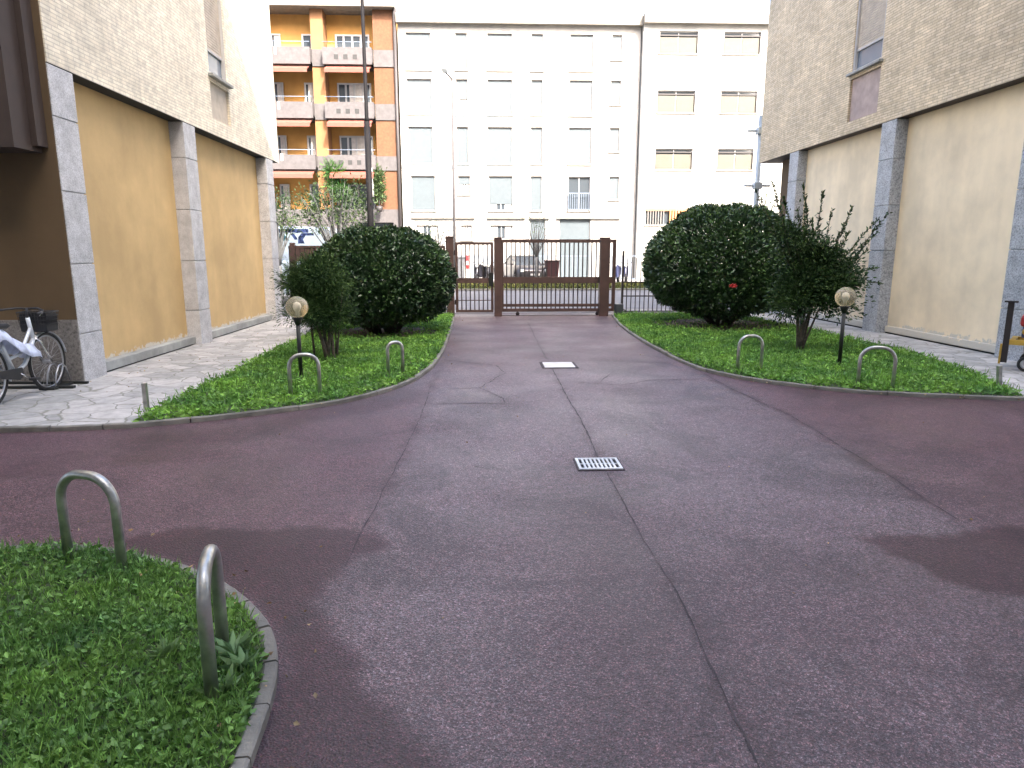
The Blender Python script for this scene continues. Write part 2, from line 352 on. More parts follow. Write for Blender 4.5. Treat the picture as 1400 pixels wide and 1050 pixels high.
# courtyard asphalt with worn / patched areas kept as an attribute
def dist_poly_inside(px, py, poly):
    ins = np.zeros(px.shape, bool); n = len(poly)
    dmin = np.full(px.shape, 1e9)
    for i in range(n):
        x0, y0 = poly[i]; x1, y1 = poly[(i+1) % n]
        c = ((y0 > py) != (y1 > py)) & (px < (x1-x0)*(py-y0)/((y1-y0) if abs(y1-y0) > 1e-9 else 1e-9)+x0); ins ^= c
        dx, dy = x1-x0, y1-y0; t = np.clip(((px-x0)*dx+(py-y0)*dy)/(dx*dx+dy*dy+1e-12), 0, 1)
        dmin = np.minimum(dmin, np.hypot(px-x0-t*dx, py-y0-t*dy))
    return np.where(ins, dmin, -dmin)
def gp(pts, z=0.): return [G(x, y, z) for x, y in pts]
X0, X1, Y0, Y1 = -14., 16., -14., 18.3
xs = np.concatenate([np.arange(X0,-4,.2), np.arange(-4,5,.04), np.arange(5,X1+.01,.2)])
ys = np.concatenate([np.arange(Y0,1.4,.25), np.arange(1.4,11,.04), np.arange(11,Y1+.01,.1)])
gx, gy = np.meshgrid(xs, ys)
jx = gx+.03*np.sin(gy*9.1+np.sin(gx*7))+.02*np.sin(gy*31+gx*17); jy = gy+.03*np.sin(gx*8.3+1.3*np.sin(gy*5))+.02*np.sin(gx*37+gy*11)
def soft(poly, w=.06, wob=True):
    d = dist_poly_inside(jx if wob else gx, jy if wob else gy, poly); return np.clip(d/w*.5+.5, 0, 1)
dark = np.zeros(gx.shape)
dp = [([(150,737),(250,724),(400,722),(500,726),(548,740),(528,752),(482,768),(446,790),(438,812),(462,860),(510,930),(545,985),(600,1050),(620,1130),(300,1130),(330,1040),(378,960),(384,890),(352,835),(300,795),(220,760)], .03, 1.),
      ([(1188,738),(1230,731),(1330,728),(1400,716),(1500,712),(1560,800),(1460,830),(1390,818),(1300,795),(1215,762)], .025, 1.),
      ([(160,600),(200,592),(330,585),(420,560),(560,528),(585,540),(545,556),(440,572),(400,588),(330,604),(240,616),(170,622)], .12, .6),
      ([(160,622),(240,606),(300,612),(330,624),(240,632),(150,634)], .1, .5),
      ([(745,700),(830,650),(850,680),(930,800),(1010,965),(1040,1100),(720,1100),(740,900)], .28, .42),
      ([(1020,520),(1160,536),(1400,546),(1500,552),(1500,566),(1200,552),(1080,540)], .2, .45),
      ([(1250,612),(1330,604),(1420,606),(1400,620),(1300,626)], .15, .35),
      ([(620,440),(700,438),(720,446),(640,470),(606,500),(600,480)], .2, .25)]
for p, w, a in dp: dark = np.maximum(dark, a*soft(gp(p), w))
def line_d(pts):
    P = gp(pts); d = np.full(gx.shape, 1e9)
    for (x0, y0), (x1, y1) in zip(P[:-1], P[1:]):
        dx, dy = x1-x0, y1-y0; t = np.clip(((jx-x0)*dx+(jy-y0)*dy)/(dx*dx+dy*dy), 0, 1); d = np.minimum(d, np.hypot(jx-x0-t*dx, jy-y0-t*dy))
    return d
for pts, w, a in [([(722,440),(732,462),(748,492),(755,505),(770,532),(800,585),(812,612),(818,626)], .04, .85), ([(830,645),(850,680),(880,735),(925,810),(960,880),(1000,965),(1050,1070)], .038, .8), ([(830,645),(850,680),(880,735)], .14, .4),
                  ([(600,505),(590,527),(575,570),(548,625),(520,680),(470,775)], .04, .75), ([(940,498),(1000,532),(1080,568),(1150,610),(1230,660),(1310,712)], .06, .8),
                  ([(790,523),(850,527),(890,520),(960,518)], .05, .5), ([(820,523),(840,508)], .04, .4), ([(606,492),(680,500),(690,510),(655,530),(620,532)], .04, .45), ([(655,530),(690,545),(690,552),(596,552)], .04, .45)]:
    dark = np.maximum(dark, a*np.exp(-(line_d(pts)/w)**2)*(.75+.35*np.sin(gx*13+gy*7)*np.sin(gy*5-gx*3)))
red = np.zeros(gx.shape)
for p, w, a in [([(-300,586),(175,580),(420,562),(560,545),(590,525),(560,600),(515,690),(470,770),(440,800),(380,1100),(-600,1100),(-400,700)], .12, .8),
                ([(950,508),(1040,545),(1120,590),(1230,660),(1320,715),(1420,775),(1800,900),(1900,560),(1400,545),(1150,532)], .12, .8),
                ([(620,440),(835,436),(860,455),(935,500),(700,505),(595,505)], .3, .3)]:
    red = np.maximum(red, a*soft(gp(p), w))
lane = np.zeros(gx.shape)
for p, w, a in [([(596,510),(935,500),(1010,540),(1120,610),(1220,680),(1180,730),(1000,720),(900,690),(860,660),(790,640),(740,650),(700,720),(560,740),(540,700),(570,600)], .5, .62),
                ([(460,820),(560,780),(720,740),(720,900),(640,1000),(560,960),(480,870)], .35, .4)]:
    lane = np.maximum(lane, a*soft(gp(p), w))
nx, ny = len(xs), len(ys)
me = bpy.data.meshes.new('courtyard_asphalt'); me.vertices.add(nx*ny)
me.vertices.foreach_set('co', np.stack([gx,gy,0*gx],-1).astype(np.float32).ravel())
ii = (np.arange(ny-1)[:,None]*nx+np.arange(nx-1)[None,:]).ravel()
F4 = np.stack([ii,ii+1,ii+nx+1,ii+nx],1).astype(np.int32); me.loops.add(F4.size); me.loops.foreach_set('vertex_index', F4.ravel())
me.polygons.add(len(ii)); me.polygons.foreach_set('loop_start', np.arange(0,F4.size,4,dtype=np.int32)); me.update(calc_edges=True)
ca = me.color_attributes.new('stain', 'FLOAT_COLOR', 'POINT')
ca.data.foreach_set('color', np.stack([dark, red, lane, np.ones_like(dark)],-1).astype(np.float32).ravel())
me.materials.append(M['asphalt']); co = bpy.data.objects.new('courtyard_road', me); COL.objects.link(co); tag(co, kind='structure')

# cracks and seams: thin wandering tarry strips
def smooth_line(pts, step=.06):
    out = [];
    for i in range(len(pts)-1):
        a, b = Vector(pts[i]), Vector(pts[i+1]); n = max(1, int((b-a).length/step))
        for k in range(n): out.append(a.lerp(b, k/n))
    out.append(Vector(pts[-1])); return out
def crack(mb, px, w, z=.003, jit=.02):
    L = smooth_line(gp(px)); off = 0.; res = []
    for i, p in enumerate(L):
        t = (L[min(i+1,len(L)-1)]-L[max(i-1,0)]).normalized(); nn = Vector((-t.y, t.x)); off = off*.8+random.uniform(-jit, jit)*.4
        ww = w*.62*random.uniform(.15, 1.3)*(.5 if i in (0, len(L)-1) else 1); c = p+nn*off
        res += [(c+nn*ww/2).to_3d(), (c-nn*ww/2).to_3d()]
    mb.add([(v.x, v.y, z) for v in res], [(2*i, 2*i+1, 2*i+3, 2*i+2) for i in range(len(L)-1)])
ck = MB()
crack(ck, [(722,440),(732,462),(748,492)], .018, jit=.01); crack(ck, [(755,505),(770,532),(800,585),(812,612),(818,626)], .022, jit=.012)
crack(ck, [(830,645),(850,680),(880,735),(925,810),(960,880),(1000,965),(1050,1070)], .013, jit=.012)
crack(ck, [(590,527),(575,570),(548,625),(520,680),(470,775)], .012, jit=.01); crack(ck, [(940,498),(1000,532),(1080,568),(1150,610),(1230,660),(1310,712)], .014, jit=.015)
crack(ck, [(606,492),(680,500),(690,510),(655,530),(620,532)], .025, jit=.03); crack(ck, [(655,530),(690,545),(690,552),(596,552)], .022, jit=.03)
crack(ck, [(790,523),(850,527),(890,520),(960,518)], .03, jit=.03); crack(ck, [(820,523),(840,508)], .02); crack(ck, [(930,497),(800,493)], .02)
for _ in range(6):
    x, y = random.choice([(200,690),(60,650),(1290,640),(1050,650),(870,580),(640,640)]); x += random.uniform(-60,60); y += random.uniform(-15,15)
    crack(ck, [(x,y),(x+random.uniform(15,45),y+random.uniform(-6,6))], .012)
struct('asphalt_cracks', ck, M['crack'])

# pale fallen leaf specks and gravel on asphalt
# ---------------------------------------------------------------- lawns, kerbs, paths
ZL = .035
kL = [(620,434),(617,446),(612,460),(604,480),(590,500),(562,519),(520,534),(470,546),(400,557),(300,568),(230,575),(178,579)]
kLp = [(178,579),(90,583),(0,585),(-120,588),(-300,592)]
bL = [(185,573),(225,553),(270,532),(318,508),(360,487),(410,463),(432,452),(452,440)]
kR = [(838,430),(848,443),(866,456),(890,471),(925,489),(965,505),(1020,516),(1090,525),(1180,534),(1280,539),(1400,543)]
kRp = [(1400,543),(1500,546),(1700,552)]
bR = [(1398,540),(1372,527),(1330,511),(1290,497),(1240,482),(1190,470),(1140,460),(1100,450),(1060,442)]
kN = [(-420,770),(-200,757),(0,749),(60,746),(130,750),(190,760),(250,776),(300,798),(338,827),(362,857),(371,890),(368,930),(354,975),(338,1015),(322,1060),(300,1130),(270,1230)]
def resample(pts, n):
    P = np.array(pts); d = np.r_[0, np.cumsum(np.hypot(*np.diff(P, axis=0).T))]; t = np.linspace(0, d[-1], n)
    Q = np.stack([np.interp(t, d, P[:,0]), np.interp(t, d, P[:,1])], 1)
    for _ in range(3): Q[1:-1] = Q[1:-1]*.5+(Q[:-2]+Q[2:])*.25
    return Q
def kerb(mb, Q, w=.055, h=.046):
    Q = [Vector(q) for q in Q]; prof = []
    for i, p in enumerate(Q):
        t = (Q[min(i+1,len(Q)-1)]-Q[max(i-1,0)]).normalized(); nn = Vector((-t.y, t.x)); a = p+nn*w/2; b = p-nn*w/2; hh = h+random.uniform(-.003,.003)
        prof += [(a.x,a.y,-.02),(a.x,a.y,hh-.008),(a.x*.85+b.x*.15,a.y*.85+b.y*.15,hh),(b.x*.85+a.x*.15,b.y*.85+a.y*.15,hh),(b.x,b.y,hh-.008),(b.x,b.y,-.02)]
    per = max(3, int(len(Q)/18))
    for a in range(0, len(Q)-1, per):
        b = min(a+per, len(Q)-1); v = [Vector(p) for p in prof[6*a:6*b+6]]; m = b-a+1; dz = random.uniform(-.004,.004)
        for k in range(6):
            d0 = (v[6+k]-v[k]).normalized()*.005; d1 = (v[6*(m-1)+k]-v[6*(m-2)+k]).normalized()*.005; v[k] = v[k]+d0; v[6*(m-1)+k] = v[6*(m-1)+k]-d1
        for q in v: q.z += dz
        mb.add(v, [(6*i+k, 6*i+k+1, 6*i+k+7, 6*i+k+6) for i in range(m-1) for k in range(5)]+[tuple(range(6)), tuple(range(6*(m-1), 6*m))])
QL = resample(gp(kL,.04), 70); QLp = resample(gp(kLp,.04), 40); QR = resample(gp(kR,.04), 80); QRp = resample(gp(kRp,.04), 20); QN = resample(gp(kN,.04), 90)
for Q in (np.vstack([QL,QLp[1:]]), np.vstack([QR,QRp[1:]]), QN):
    mb = MB(); kerb(mb, Q); struct('kerb', mb, M['kerb'])
XWL, XWR = -4.97, 7.85     # pillar faces of the two flanking buildings
BL = resample(gp(bL,ZL), 40); BR = resample(gp(bR,ZL), 40)
polyL = [tuple(q) for q in QL]+[tuple(q) for q in BL]+[(-3.2,17.3),(QL[0][0],17.3)]
polyR = [tuple(q) for q in QR]+[tuple(q) for q in BR]+[(6.4,17.3),(QR[0][0],17.3)]
polyN = [tuple(q) for q in QN]+[(-5.5,QN[-1][1])]
for nm, po in (('lawn', polyL), ('lawn', polyR), ('lawn', polyN)):
    mb = MB(); mb.add([(x,y,ZL) for x,y in po], [tuple(range(len(po)))]); struct(nm, mb, M['soil'])
pth = [tuple(q) for q in QLp]+[(-14,6.6),(-14,8.9),(-5.1,8.9),(-5.1,18.3),(-3.3,18.3),(-3.2,17.3)]+[tuple(q) for q in BL[::-1]]
mb = MB(); mb.add([(x,y,.028) for x,y in pth], [tuple(range(len(pth)))]); struct('flagstone_path', mb, M['flag'])
pth = [tuple(q) for q in QRp]+[(15,7.3),(15,9.5),(8.0,9.5),(8.0,18.3),(6.5,18.3),(6.4,17.3)]+[tuple(q) for q in BR[::-1]]
mb = MB(); mb.add([(x,y,.028) for x,y in pth], [tuple(range(len(pth)))]); struct('flagstone_path', mb, M['flag'])

def sample_poly(poly, n):
    P = np.array(poly); lo, hi = P.min(0), P.max(0); out = np.zeros((0,2))
    while len(out) < n:
        q = rng.uniform(lo, hi, (n*2,2)); d = dist_poly_inside(q[:,0], q[:,1], poly); out = np.vstack([out, q[d > .03]])
    return out[:n]
def vnoise(q, s, seed=0):
    r = np.zeros(len(q))
    for k in range(5):
        a = 2.4*k+seed; r += np.sin(q[:,0]*s*math.cos(a)*(1+.3*k)+q[:,1]*s*math.sin(a)*(1+.3*k)+seed*1.7+k*k)
    return r/5
def ground_leaves(q, L0, L1, zb, up, name, m, parent=None):
    n = len(q); h = .5+.5*vnoise(q, 5.)
    P = np.column_stack([q, ZL+rng.uniform(0, 1, n)**1.5*zb*(.5+h)])
    a = rng.uniform(0, 2*np.pi, n); D = np.column_stack([np.cos(a), np.sin(a), rng.uniform(*up, n)])
    L = rng.uniform(L0, L1, n); return P, D, L
def lawn_cover(poly, n, L0, L1, m, label, zb=.05, wr=(.35,.7), holes=(), blade=.2):
    q = sample_poly(poly, n)
    for (hx, hy, hr) in holes:
        d = np.hypot(q[:,0]-hx, (q[:,1]-hy)); q = q[(d > hr*(.85+.2*vnoise(q, 6., 3)))|(rng.uniform(size=len(q)) < .06)]
    q = q[rng.uniform(size=len(q)) < np.clip(.75+.45*vnoise(q, 3.1, 5), .3, 1)]
    n = len(q); P, D, L = ground_leaves(q, L0, L1, zb, (.05,.7), '', m)
    W = L*rng.uniform(*wr, n)
    bl = rng.uniform(size=n) < blade                     # grass blades: long, thin, upright
    D[bl,2] = rng.uniform(1.2, 3.5, bl.sum()); L[bl] *= 1.7; W[bl] = rng.uniform(.003,.006, bl.sum())*(1.0 if L0 < .03 else 2.2)
    o = leaves(P, D, L, W, 'grass', m); tag(o, label, 'grass', kind='stuff'); return o
BUL = (-2.05, 13.5); BUR = (5.15, 14.7)
lawn_cover(polyN, 95000, .020, .045, M['lawnd'], 'low leafy ground cover and grass of the near kerbed bed with two hoops', zb=.045, blade=.45)
lawn_cover(polyL, 64000, .035, .075, M['lawn'], 'bright green leafy grass around the clipped bush on the bicycle side', zb=.06, holes=[(*BUL,1.35)])
lawn_cover(polyR, 80000, .035, .075, M['lawn'], 'bright green leafy grass around the bush beside the cream wall', zb=.06, holes=[(*BUR,1.6)])
for i, (c, rr, po) in enumerate(((BUL,1.15,polyL),(BUR,1.5,polyR))):
    mb = MB(); k = 40; mb.add([(c[0]+rr*(1+.08*math.sin(5*a))*math.cos(a), c[1]+rr*(1+.08*math.sin(4*a))*math.sin(a), ZL+.005) for a in [2*math.pi*j/k for j in range(k)]], [tuple(range(k))])
    struct('bare_soil', mb, M['earth'])
# broad-leaved weed rosettes in the near bed
def weed(x, y, label, s=1.):
    n = 26; a = np.linspace(0, 4*np.pi, n)+rng.normal(0, .2, n); P = np.column_stack([x+0*a, y+0*a, ZL+.03+0*a])
    D = np.column_stack([np.cos(a), np.sin(a), rng.uniform(.3, 1.3, n)]); L = rng.uniform(.05,.11,n)*s
    o = leaves(P, D, L, L*.3, 'weed', M['weed']); tag(o, label, 'weed', 'broad-leaved weeds in the near bed')
for (px, py), l, s in (((322,905),'pale broad-leaved weed at the foot of the nearest steel hoop',1.1),((335,925),'pale weed rosette between the nearest hoop and the kerb',1.),
                    ((228,905),'pale broad-leaved weed left of the nearest hoop, in the dark green bed',.9),((308,955),'lowest pale weed rosette in front of the nearest hoop leg',1.)):
    x, y = G(px, py, ZL); weed(x, y, l, s)

# dry leaves and grit blown against kerbs and over the court
def litter(n, sampler, L, m, name, label, z):
    q = sampler(n); P = np.column_stack([q, z+0*q[:,0]]); a = rng.uniform(0,6.28,n); D = np.column_stack([np.cos(a),np.sin(a),rng.uniform(.0,.35,n)]); Ln = rng.uniform(*L, n)
    return tag(leaves(P, D, Ln, Ln*.6, name, m), label, 'leaf litter', kind='stuff')
def near_kerb(n):
    K = np.vstack([QL, QR, QN]); i = rng.integers(0, len(K), n); return K[i]+rng.normal(0, .16, (n,2))
litter(260, near_kerb, (.012,.035), M['dryleaf'], 'fallen_leaves', 'scattered dry brown leaves along the lawn kerbs', .05)
litter(170, lambda n: np.column_stack([rng.uniform(-4.5,6.5,n), rng.uniform(1.9,13,n)]), (.008,.022), M['dryleaf'], 'fallen_leaves', 'few small dry leaves and specks lying on the red asphalt', .006)
litter(120, lambda n: sample_poly([(-5.0,8),(-5.0,15),(-4.2,15),(-2.9,8),(-3.6,7)], n), (.012,.03), M['dryleaf'], 'fallen_leaves', 'dry leaves on the flagstones below the ochre panels', .034)
# ---------------------------------------------------------------- steel hoops and stub posts
def hoop(pa, pb, h, label, r=.024):
    a = Vector((*pa, 0)); b = Vector((*pb, 0)); d = b-a; w = d.length; d.normalize(); rc = min(.16, w*.42); pts = [(0,-.0)]
    pts = [(0,0),(0,h-rc)]+[(rc-rc*math.cos(t), h-rc+rc*math.sin(t)) for t in [R(q) for q in range(10,91,10)]]
    pts += [(w-rc+rc*math.sin(t), h-rc+rc*math.cos(t)) for t in [R(q) for q in range(0,91,10)]]+[(w,0)]
    o = MB().tube([(d.x*u, d.y*u, z) for u, z in pts], r, 12).build('steel_hoop', M['steel'], loc=(a.x,a.y,.02))
    return tag(o, label, 'hoop barrier', 'bent steel hoops along the kerbs')
def hz(px, pxt):   # height from base pixel and top pixel
    x, y = G(*px, ZL); return AY(px[0], pxt, y)[1]
hoop(G(95,768,ZL), G(168,780,ZL), .50, 'bent steel hoop across the far kerb of the near green bed')
hoop(G(291,962,ZL), G(306,893,ZL), .50, 'nearest steel hoop, seen almost edge-on above the near kerb')
hoop(G(398,546,ZL), G(438,544,ZL), .50, 'steel hoop in front of the globe lamp on the bicycle side', .022)
hoop(G(531,516,ZL), G(551,514,ZL), .46, 'smaller looking steel hoop before the clipped bush near the drive', .022)
hoop(G(1008,509,ZL), G(1040,508,ZL), .50, 'steel hoop before the bush with the red flower', .022)
hoop(G(1172,530,ZL), G(1220,532,ZL), .50, 'steel hoop on the lawn by the cream walled building', .022)
def stub(px, lean, label):
    x, y = G(*px, .03)
    o = MB().box((-.022,-.022,0),(.022,.022,.30)).build('stub_post', M['steel'], bevel=.004, loc=(x,y,.02)); o.rotation_euler = (0,lean,0)
    tag(o, label, 'post', 'short steel stub posts at the lawn tips')
stub((201,562), 0., 'short steel post where the lawn meets the flagstones, bicycle side')
stub((1366,533), -.12, 'short leaning steel post at the lawn tip before the cream wall')

# ---------------------------------------------------------------- drain covers
a = G(745,503); b = G(787,503); y0 = G(766,503)[1]; y1 = G(766,496)[1]
o = thing('access_cover', ((a[0]+b[0])/2,(y0+y1)/2,0), 'white square access cover set in the drive near the gate', 'drain cover')
w2 = (b[0]-a[0])/2; d2 = (y1-y0)/2
MB().box((-w2,-d2,-.02),(w2,d2,.012)).build('lid', M['cover'], o, bevel=.003)
mb = MB(); [mb.box(*q) for q in (((-w2-.04,-d2-.04,-.02),(w2+.04,-d2-.003,.008)),((-w2-.04,d2+.003,-.02),(w2+.04,d2+.04,.008)),((-w2-.04,-d2-.003,-.02),(-w2-.003,d2+.003,.008)),((w2+.003,-d2-.003,-.02),(w2+.04,d2+.003,.008)))]
mb.build('rim', M['crack'], o)
a = G(790,643); b = G(848,643); y0 = G(818,643)[1]; y1 = G(818,628)[1]; w2 = .165; d2 = (y1-y0)/2
o = thing('drain_grate', (G(818,635)[0],(y0+y1)/2,0), 'slotted metal drain grate on the crack down the drive', 'drain grate')
MB().box((-w2,-d2,-.03),(w2,d2,.003)).build('pit', M['pitm'], o)
mb = MB()
for s in (-1,1): mb.box((-w2,s*(d2-.012)-.012,.004),(w2,s*(d2-.012)+.012,.014)); mb.box((s*(w2-.01)-.01,-d2+.024,.004),(s*(w2-.01)+.01,d2-.024,.014))
nb = 9
for k in range(1, nb):
    x = -w2+.02+k*(2*w2-.04)/nb; mb.box((x-.008,-d2+.024,.003),(x+.008,d2-.024,.012))
mb.box((-w2+.02,-.006,.0035),(w2-.02,.006,.0105)); mb.build('grating', M['grate'], o)
mb = MB(); t = .014
for q in (((-w2-t,-d2-t,-.02),(w2+t,-d2-.002,.006)),((-w2-t,d2+.002,-.02),(w2+t,d2+t,.006)),((-w2-t,-d2-.002,-.02),(-w2-.002,d2+.002,.006)),((w2+.002,-d2-.002,-.02),(w2+t,d2+.002,.006))): mb.box(*q)
mb.build('frame', M['crack'], o)

# ---------------------------------------------------------------- flanking brick buildings
def flank(side, XF, Zb, Yn, Yf, pillars, joints, mats, win, label):
    """side -1: building to -X with its face at XF looking to +X"""
    sgn = 1 if side < 0 else -1           # outward direction of the face
    o = thing('brick_building', (XF,(Yn+Yf)/2,0), label, 'building'); L = o.location.copy()
    def W(mb, name, m, parent=o, **k):
        ob = mb.build(name, m, None, **k); ob.parent = parent; ob.matrix_parent_inverse = Matrix.Translation(-L) if parent is o else Matrix(); return ob
    inn = lambda d: XF-sgn*d
    top = 19.
    (wy0, wy1, wz0, wz1, pz0) = win
    tf = lambda u, v, d: (inn(d), u, v)
    mb = MB(); ops = [(wy0,wy1,wz0,wz1),(wy0-.01,wy1+.01,pz0,wz0-.12)]
    for fl in range(1, 5): ops.append((wy0,wy1,wz0+3.1*fl,wz1+3.1*fl))
    yb = Yn+.25 if side < 0 else Yn
    for dy in (-3.4,): 
        for fl in range(5):
            if False: ops.append((wy0+dy,wy1+dy,wz0+3.1*fl,wz1+3.1*fl))
    wall_grid(mb, Yn, Yf, Zb, top, ops, tf, .14)
    W(mb, 'brick_wall', mats['brick'])
    mb = MB(); d = 12.
    tfe = lambda Y: [(inn(0),Y,Zb),(inn(d),Y,Zb),(inn(d),Y,top),(inn(0),Y,top)]
    mb.add(tfe(Yn),[(0,1,2,3)]); mb.add(tfe(Yf),[(0,1,2,3)]); mb.add([(inn(d),Yn,0),(inn(d),Yf,0),(inn(d),Yf,top),(inn(d),Yn,top)],[(0,1,2,3)])
    W(mb, 'end_wall', mats['brickx'])
    mb = MB(); mb.add([(inn(0),Yn,Zb),(inn(0),Yf,Zb),(inn(d),Yf,Zb),(inn(d),Yn,Zb)],[(0,1,2,3)]); W(mb, 'soffit', M['slot'] if side < 0 else M['bulk'])
    mb = MB(); mb.box((min(inn(-.05),inn(d)),Yn-.05,top),(max(inn(-.05),inn(d)),Yf+.05,top+.25)); W(mb, 'roof', M['roof'])
    for q in ops:
        if abs(q[3]-(wz0-.12)) < 1e-6:
            mb = MB(); mb.add([tf(q[0],q[2],.05),tf(q[1],q[2],.05),tf(q[1],q[3],.05),tf(q[0],q[3],.05)],[(0,1,2,3)]); W(mb, 'infill_panel', mats['panel']); continue
        y0, y1, z0, z1 = q[:4]
        def bx(m_, u0, u1, v0, v1, d0, d1):
            a, b = sorted((inn(d0), inn(d1))); m_.box((a,u0,v0),(b,u1,v1))
        fr = MB(); t = .055
        bx(fr,y0,y0+t,z0,z1,.02,.13); bx(fr,y1-t,y1,z0,z1,.02,.13); bx(fr,y0+t,y1-t,z1-t,z1,.02,.13); bx(fr,y0+t,y1-t,z0,z0+t,.02,.13)
        bx(fr,y0+t,y1-t,z0+.42,z0+.46,.05,.11)
        wo = W(fr, 'window', M['wframe'])
        ob = None
        gl = MB(); bx(gl,y0+t,y1-t,z0+t,z0+.42,.085,.095); g1 = gl.build('pane', M['glassb']); g1.parent = wo
        sh = MB(); 
        zz = z0+.46
        while zz < z1-t-.01:
            bx(sh,y0+t,y1-t,zz+.004,min(zz+.045,z1-t),.06,.09); zz += .05
        s1 = sh.build('shutter', mats['shut']); s1.parent = wo
        si = MB(); bx(si,y0-.06,y1+.06,z0-.055,z0-.002,-.09,.1); s2 = si.build('sill', M['ledge'], bevel=.006); s2.parent = wo
    # recessed panels between pillars and stone ledge
    XP = inn(.24)
    tfp = lambda u, v, d: (XP, u, v)
    ps = sorted(pillars)
    spans = [(ps[i][1], ps[i+1][0]) for i in range(len(ps)-1)]
    if side > 0: spans.append((Yn+0., ps[0][0])); spans = [s for s in spans if s[1]-s[0] > .05]
    for (a, b) in spans:
        mb = MB(); mb.box((min(XP,inn(.45)),a,.17),(max(XP,inn(.45)),b,Zb-.003)); W(mb, 'rendered_panel', mats['panel_wall'])
        mb = MB(); e = inn(.10) if side < 0 else inn(.19)
        mb.box((min(e,inn(.45)),a+.003,.045),(max(e,inn(.45)),b-.003,.168)); W(mb, 'stone_ledge', M['ledge'] if side < 0 else mats['panel_wall'], bevel=.008)
        mb = MB(); e2 = inn(.16) if side < 0 else inn(.215)
        mb.box((min(e2,inn(.45)),a,.0),(max(e2,inn(.45)),b,.044)); W(mb, 'shadow_gap', M['slot'])
    for (a, b) in ps:
        mb = MB(); zs = [0]+joints+[Zb-.002]
        for i in range(len(zs)-1): mb.box((min(inn(0.004),inn(.44)),a,zs[i]+.007),(max(inn(0.004),inn(.44)),b,zs[i+1]-.007))
        mb.box((min(inn(.02),inn(.42)),a+.014,0),(max(inn(.02),inn(.42)),b-.014,Zb-.004)); W(mb, 'stone_pillar', mats['pillar'], bevel=.006)
    # back of ground floor
    mb = MB(); a, b = sorted((inn(.46), inn(d-.01))); mb.box((a,Yn+.32,0),(b,Yf-.5,Zb-.002)); W(mb, 'ground_floor_core', M['umber'])
    return o, W, inn
def yx(px, py, X): return AX(px, py, X)
zbL = 3.74
pL = [(8.46,8.95),(AX(274,440,XWL)[0],AX(289,440,XWL)[0]),(AX(376,400,XWL)[0],AX(384.5,400,XWL)[0])]
YfL = AX(381,218,XWL)[0]
wl0 = yx(286,100,XWL); wl1 = yx(311,110,XWL)
oL, WL, innL = flank(-1, XWL, zbL, 8.46, YfL, pL, [.62,1.47,2.32,3.16], dict(brick=M['brickL'],brickx=M['brickLx'],panel=M['beige'],panel_wall=M['ochre'],pillar=M['granite'],shut=M['beige']),
      (wl0[0], wl1[0], wl0[1], wl0[1]+1.7, zbL+.3), 'cream brick building with ochre panels behind the parked bicycle')
# shaded end wall with plinth, and bulkhead over the recess
mb = MB(); mb.box((-17,8.43,0),(XWL-.012,8.457,.80)); WL(mb, 'stone_plinth', M['plinth'])
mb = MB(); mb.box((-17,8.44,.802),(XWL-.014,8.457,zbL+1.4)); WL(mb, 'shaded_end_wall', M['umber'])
mb = MB(); mb.box((-17,7.95,2.74),(XWL-.16,8.437,5.2)); mb.box((XWL-.157,8.25,2.8),(XWL-.09,8.437,5.2)); WL(mb, 'bulkhead', M['bulk'])

zbR = 4.12
def rpil(a, b): return tuple(sorted((AX(a,450,XWR)[0], AX(b,450,XWR)[0])))
pR = [(9.5,10.04),rpil(1178,1196.6),rpil(1062,1073)]
YfR = AX(1038.6,216,XWR)[0]
wr0 = yx(1164,101,XWR); wr1 = yx(1205,84,XWR)
oR, WR, innR = flank(1, XWR, zbR, 9.4, YfR, pR, [.78,1.65,2.52,3.39], dict(brick=M['brickR'],brickx=M['brickRx'],panel=M['mauve'],panel_wall=M['cream'],pillar=M['granite2'],shut=M['beige']),
      (wr1[0], wr0[0], wr0[1], wr0[1]+1.75, zbR+.25), 'tan brick building with cream panels facing the drive, beside the leggy shrub')

# left wing: unseen, added over the bicycle bay to darken the end wall
o = thing('porch_shade_wing', (-9.5,0,0), 'unseen wing added above the bicycle bay to darken the end wall', 'building')
MB().box((-8,-8.8,4.2),(3.6,5.4,12)).build('upper_storeys', M['rear'], o)
for yy in (-8,-3,2): MB().box((3.0,yy,0),(3.4,yy+.4,4.195)).build('stone_pillar', M['granite'], o)

o = thing('side_shade_wing', (18,-6,0), 'unseen wing added on the cream wall side to keep sun off the courtyard', 'building')  # unseen wing, added to block sun through the gap beside the tan building
MB().box((-6,-2.8,0),(6,10,27)).build('wall', M['rear'], o); MB().box((-6.3,-2.8,27.003),(6.3,10.3,27.3)).build('roof', M['roof'], o)
for yy in range(-2,8,4):
    for zz in (4.4,7.6,10.8,14,17.2,20.4): MB().box((-6.03,yy,zz),(-5.9,yy+1.2,zz+1.5)).build('window', M['glassb'], o)

# rear block: unseen, added so the court lies in shade
o = thing('rear_shade_block', (0,-9,0), 'unseen tall block added behind the viewer to shade the courtyard', 'building')
mb = MB(); ops = [(x,x+1.2,z,z+1.5) for x in range(-26,27,4) for z in (1.2,4.4,7.6,10.8,14.0,17.2,20.4,23.6)]
wall_grid(mb, -32, 34, 0, 30, ops, lambda u,v,d: (u,-d,v), .15); mb.add([(-32,-12,0),(-32,0,0),(-32,0,30),(-32,-12,30)],[(0,1,2,3)]); mb.add([(34,-12,0),(34,0,0),(34,0,30),(34,-12,30)],[(0,1,2,3)]); mb.box((-32.3,-12.3,30),(34.3,.3,30.4))
mb.build('wall', M['rear'], o)
for q in ops:
    MB().add([(q[0],-.13,q[2]),(q[1],-.13,q[2]),(q[1],-.13,q[3]),(q[0],-.13,q[3])],[(0,1,2,3)]).build('window', M['glassb'], o)

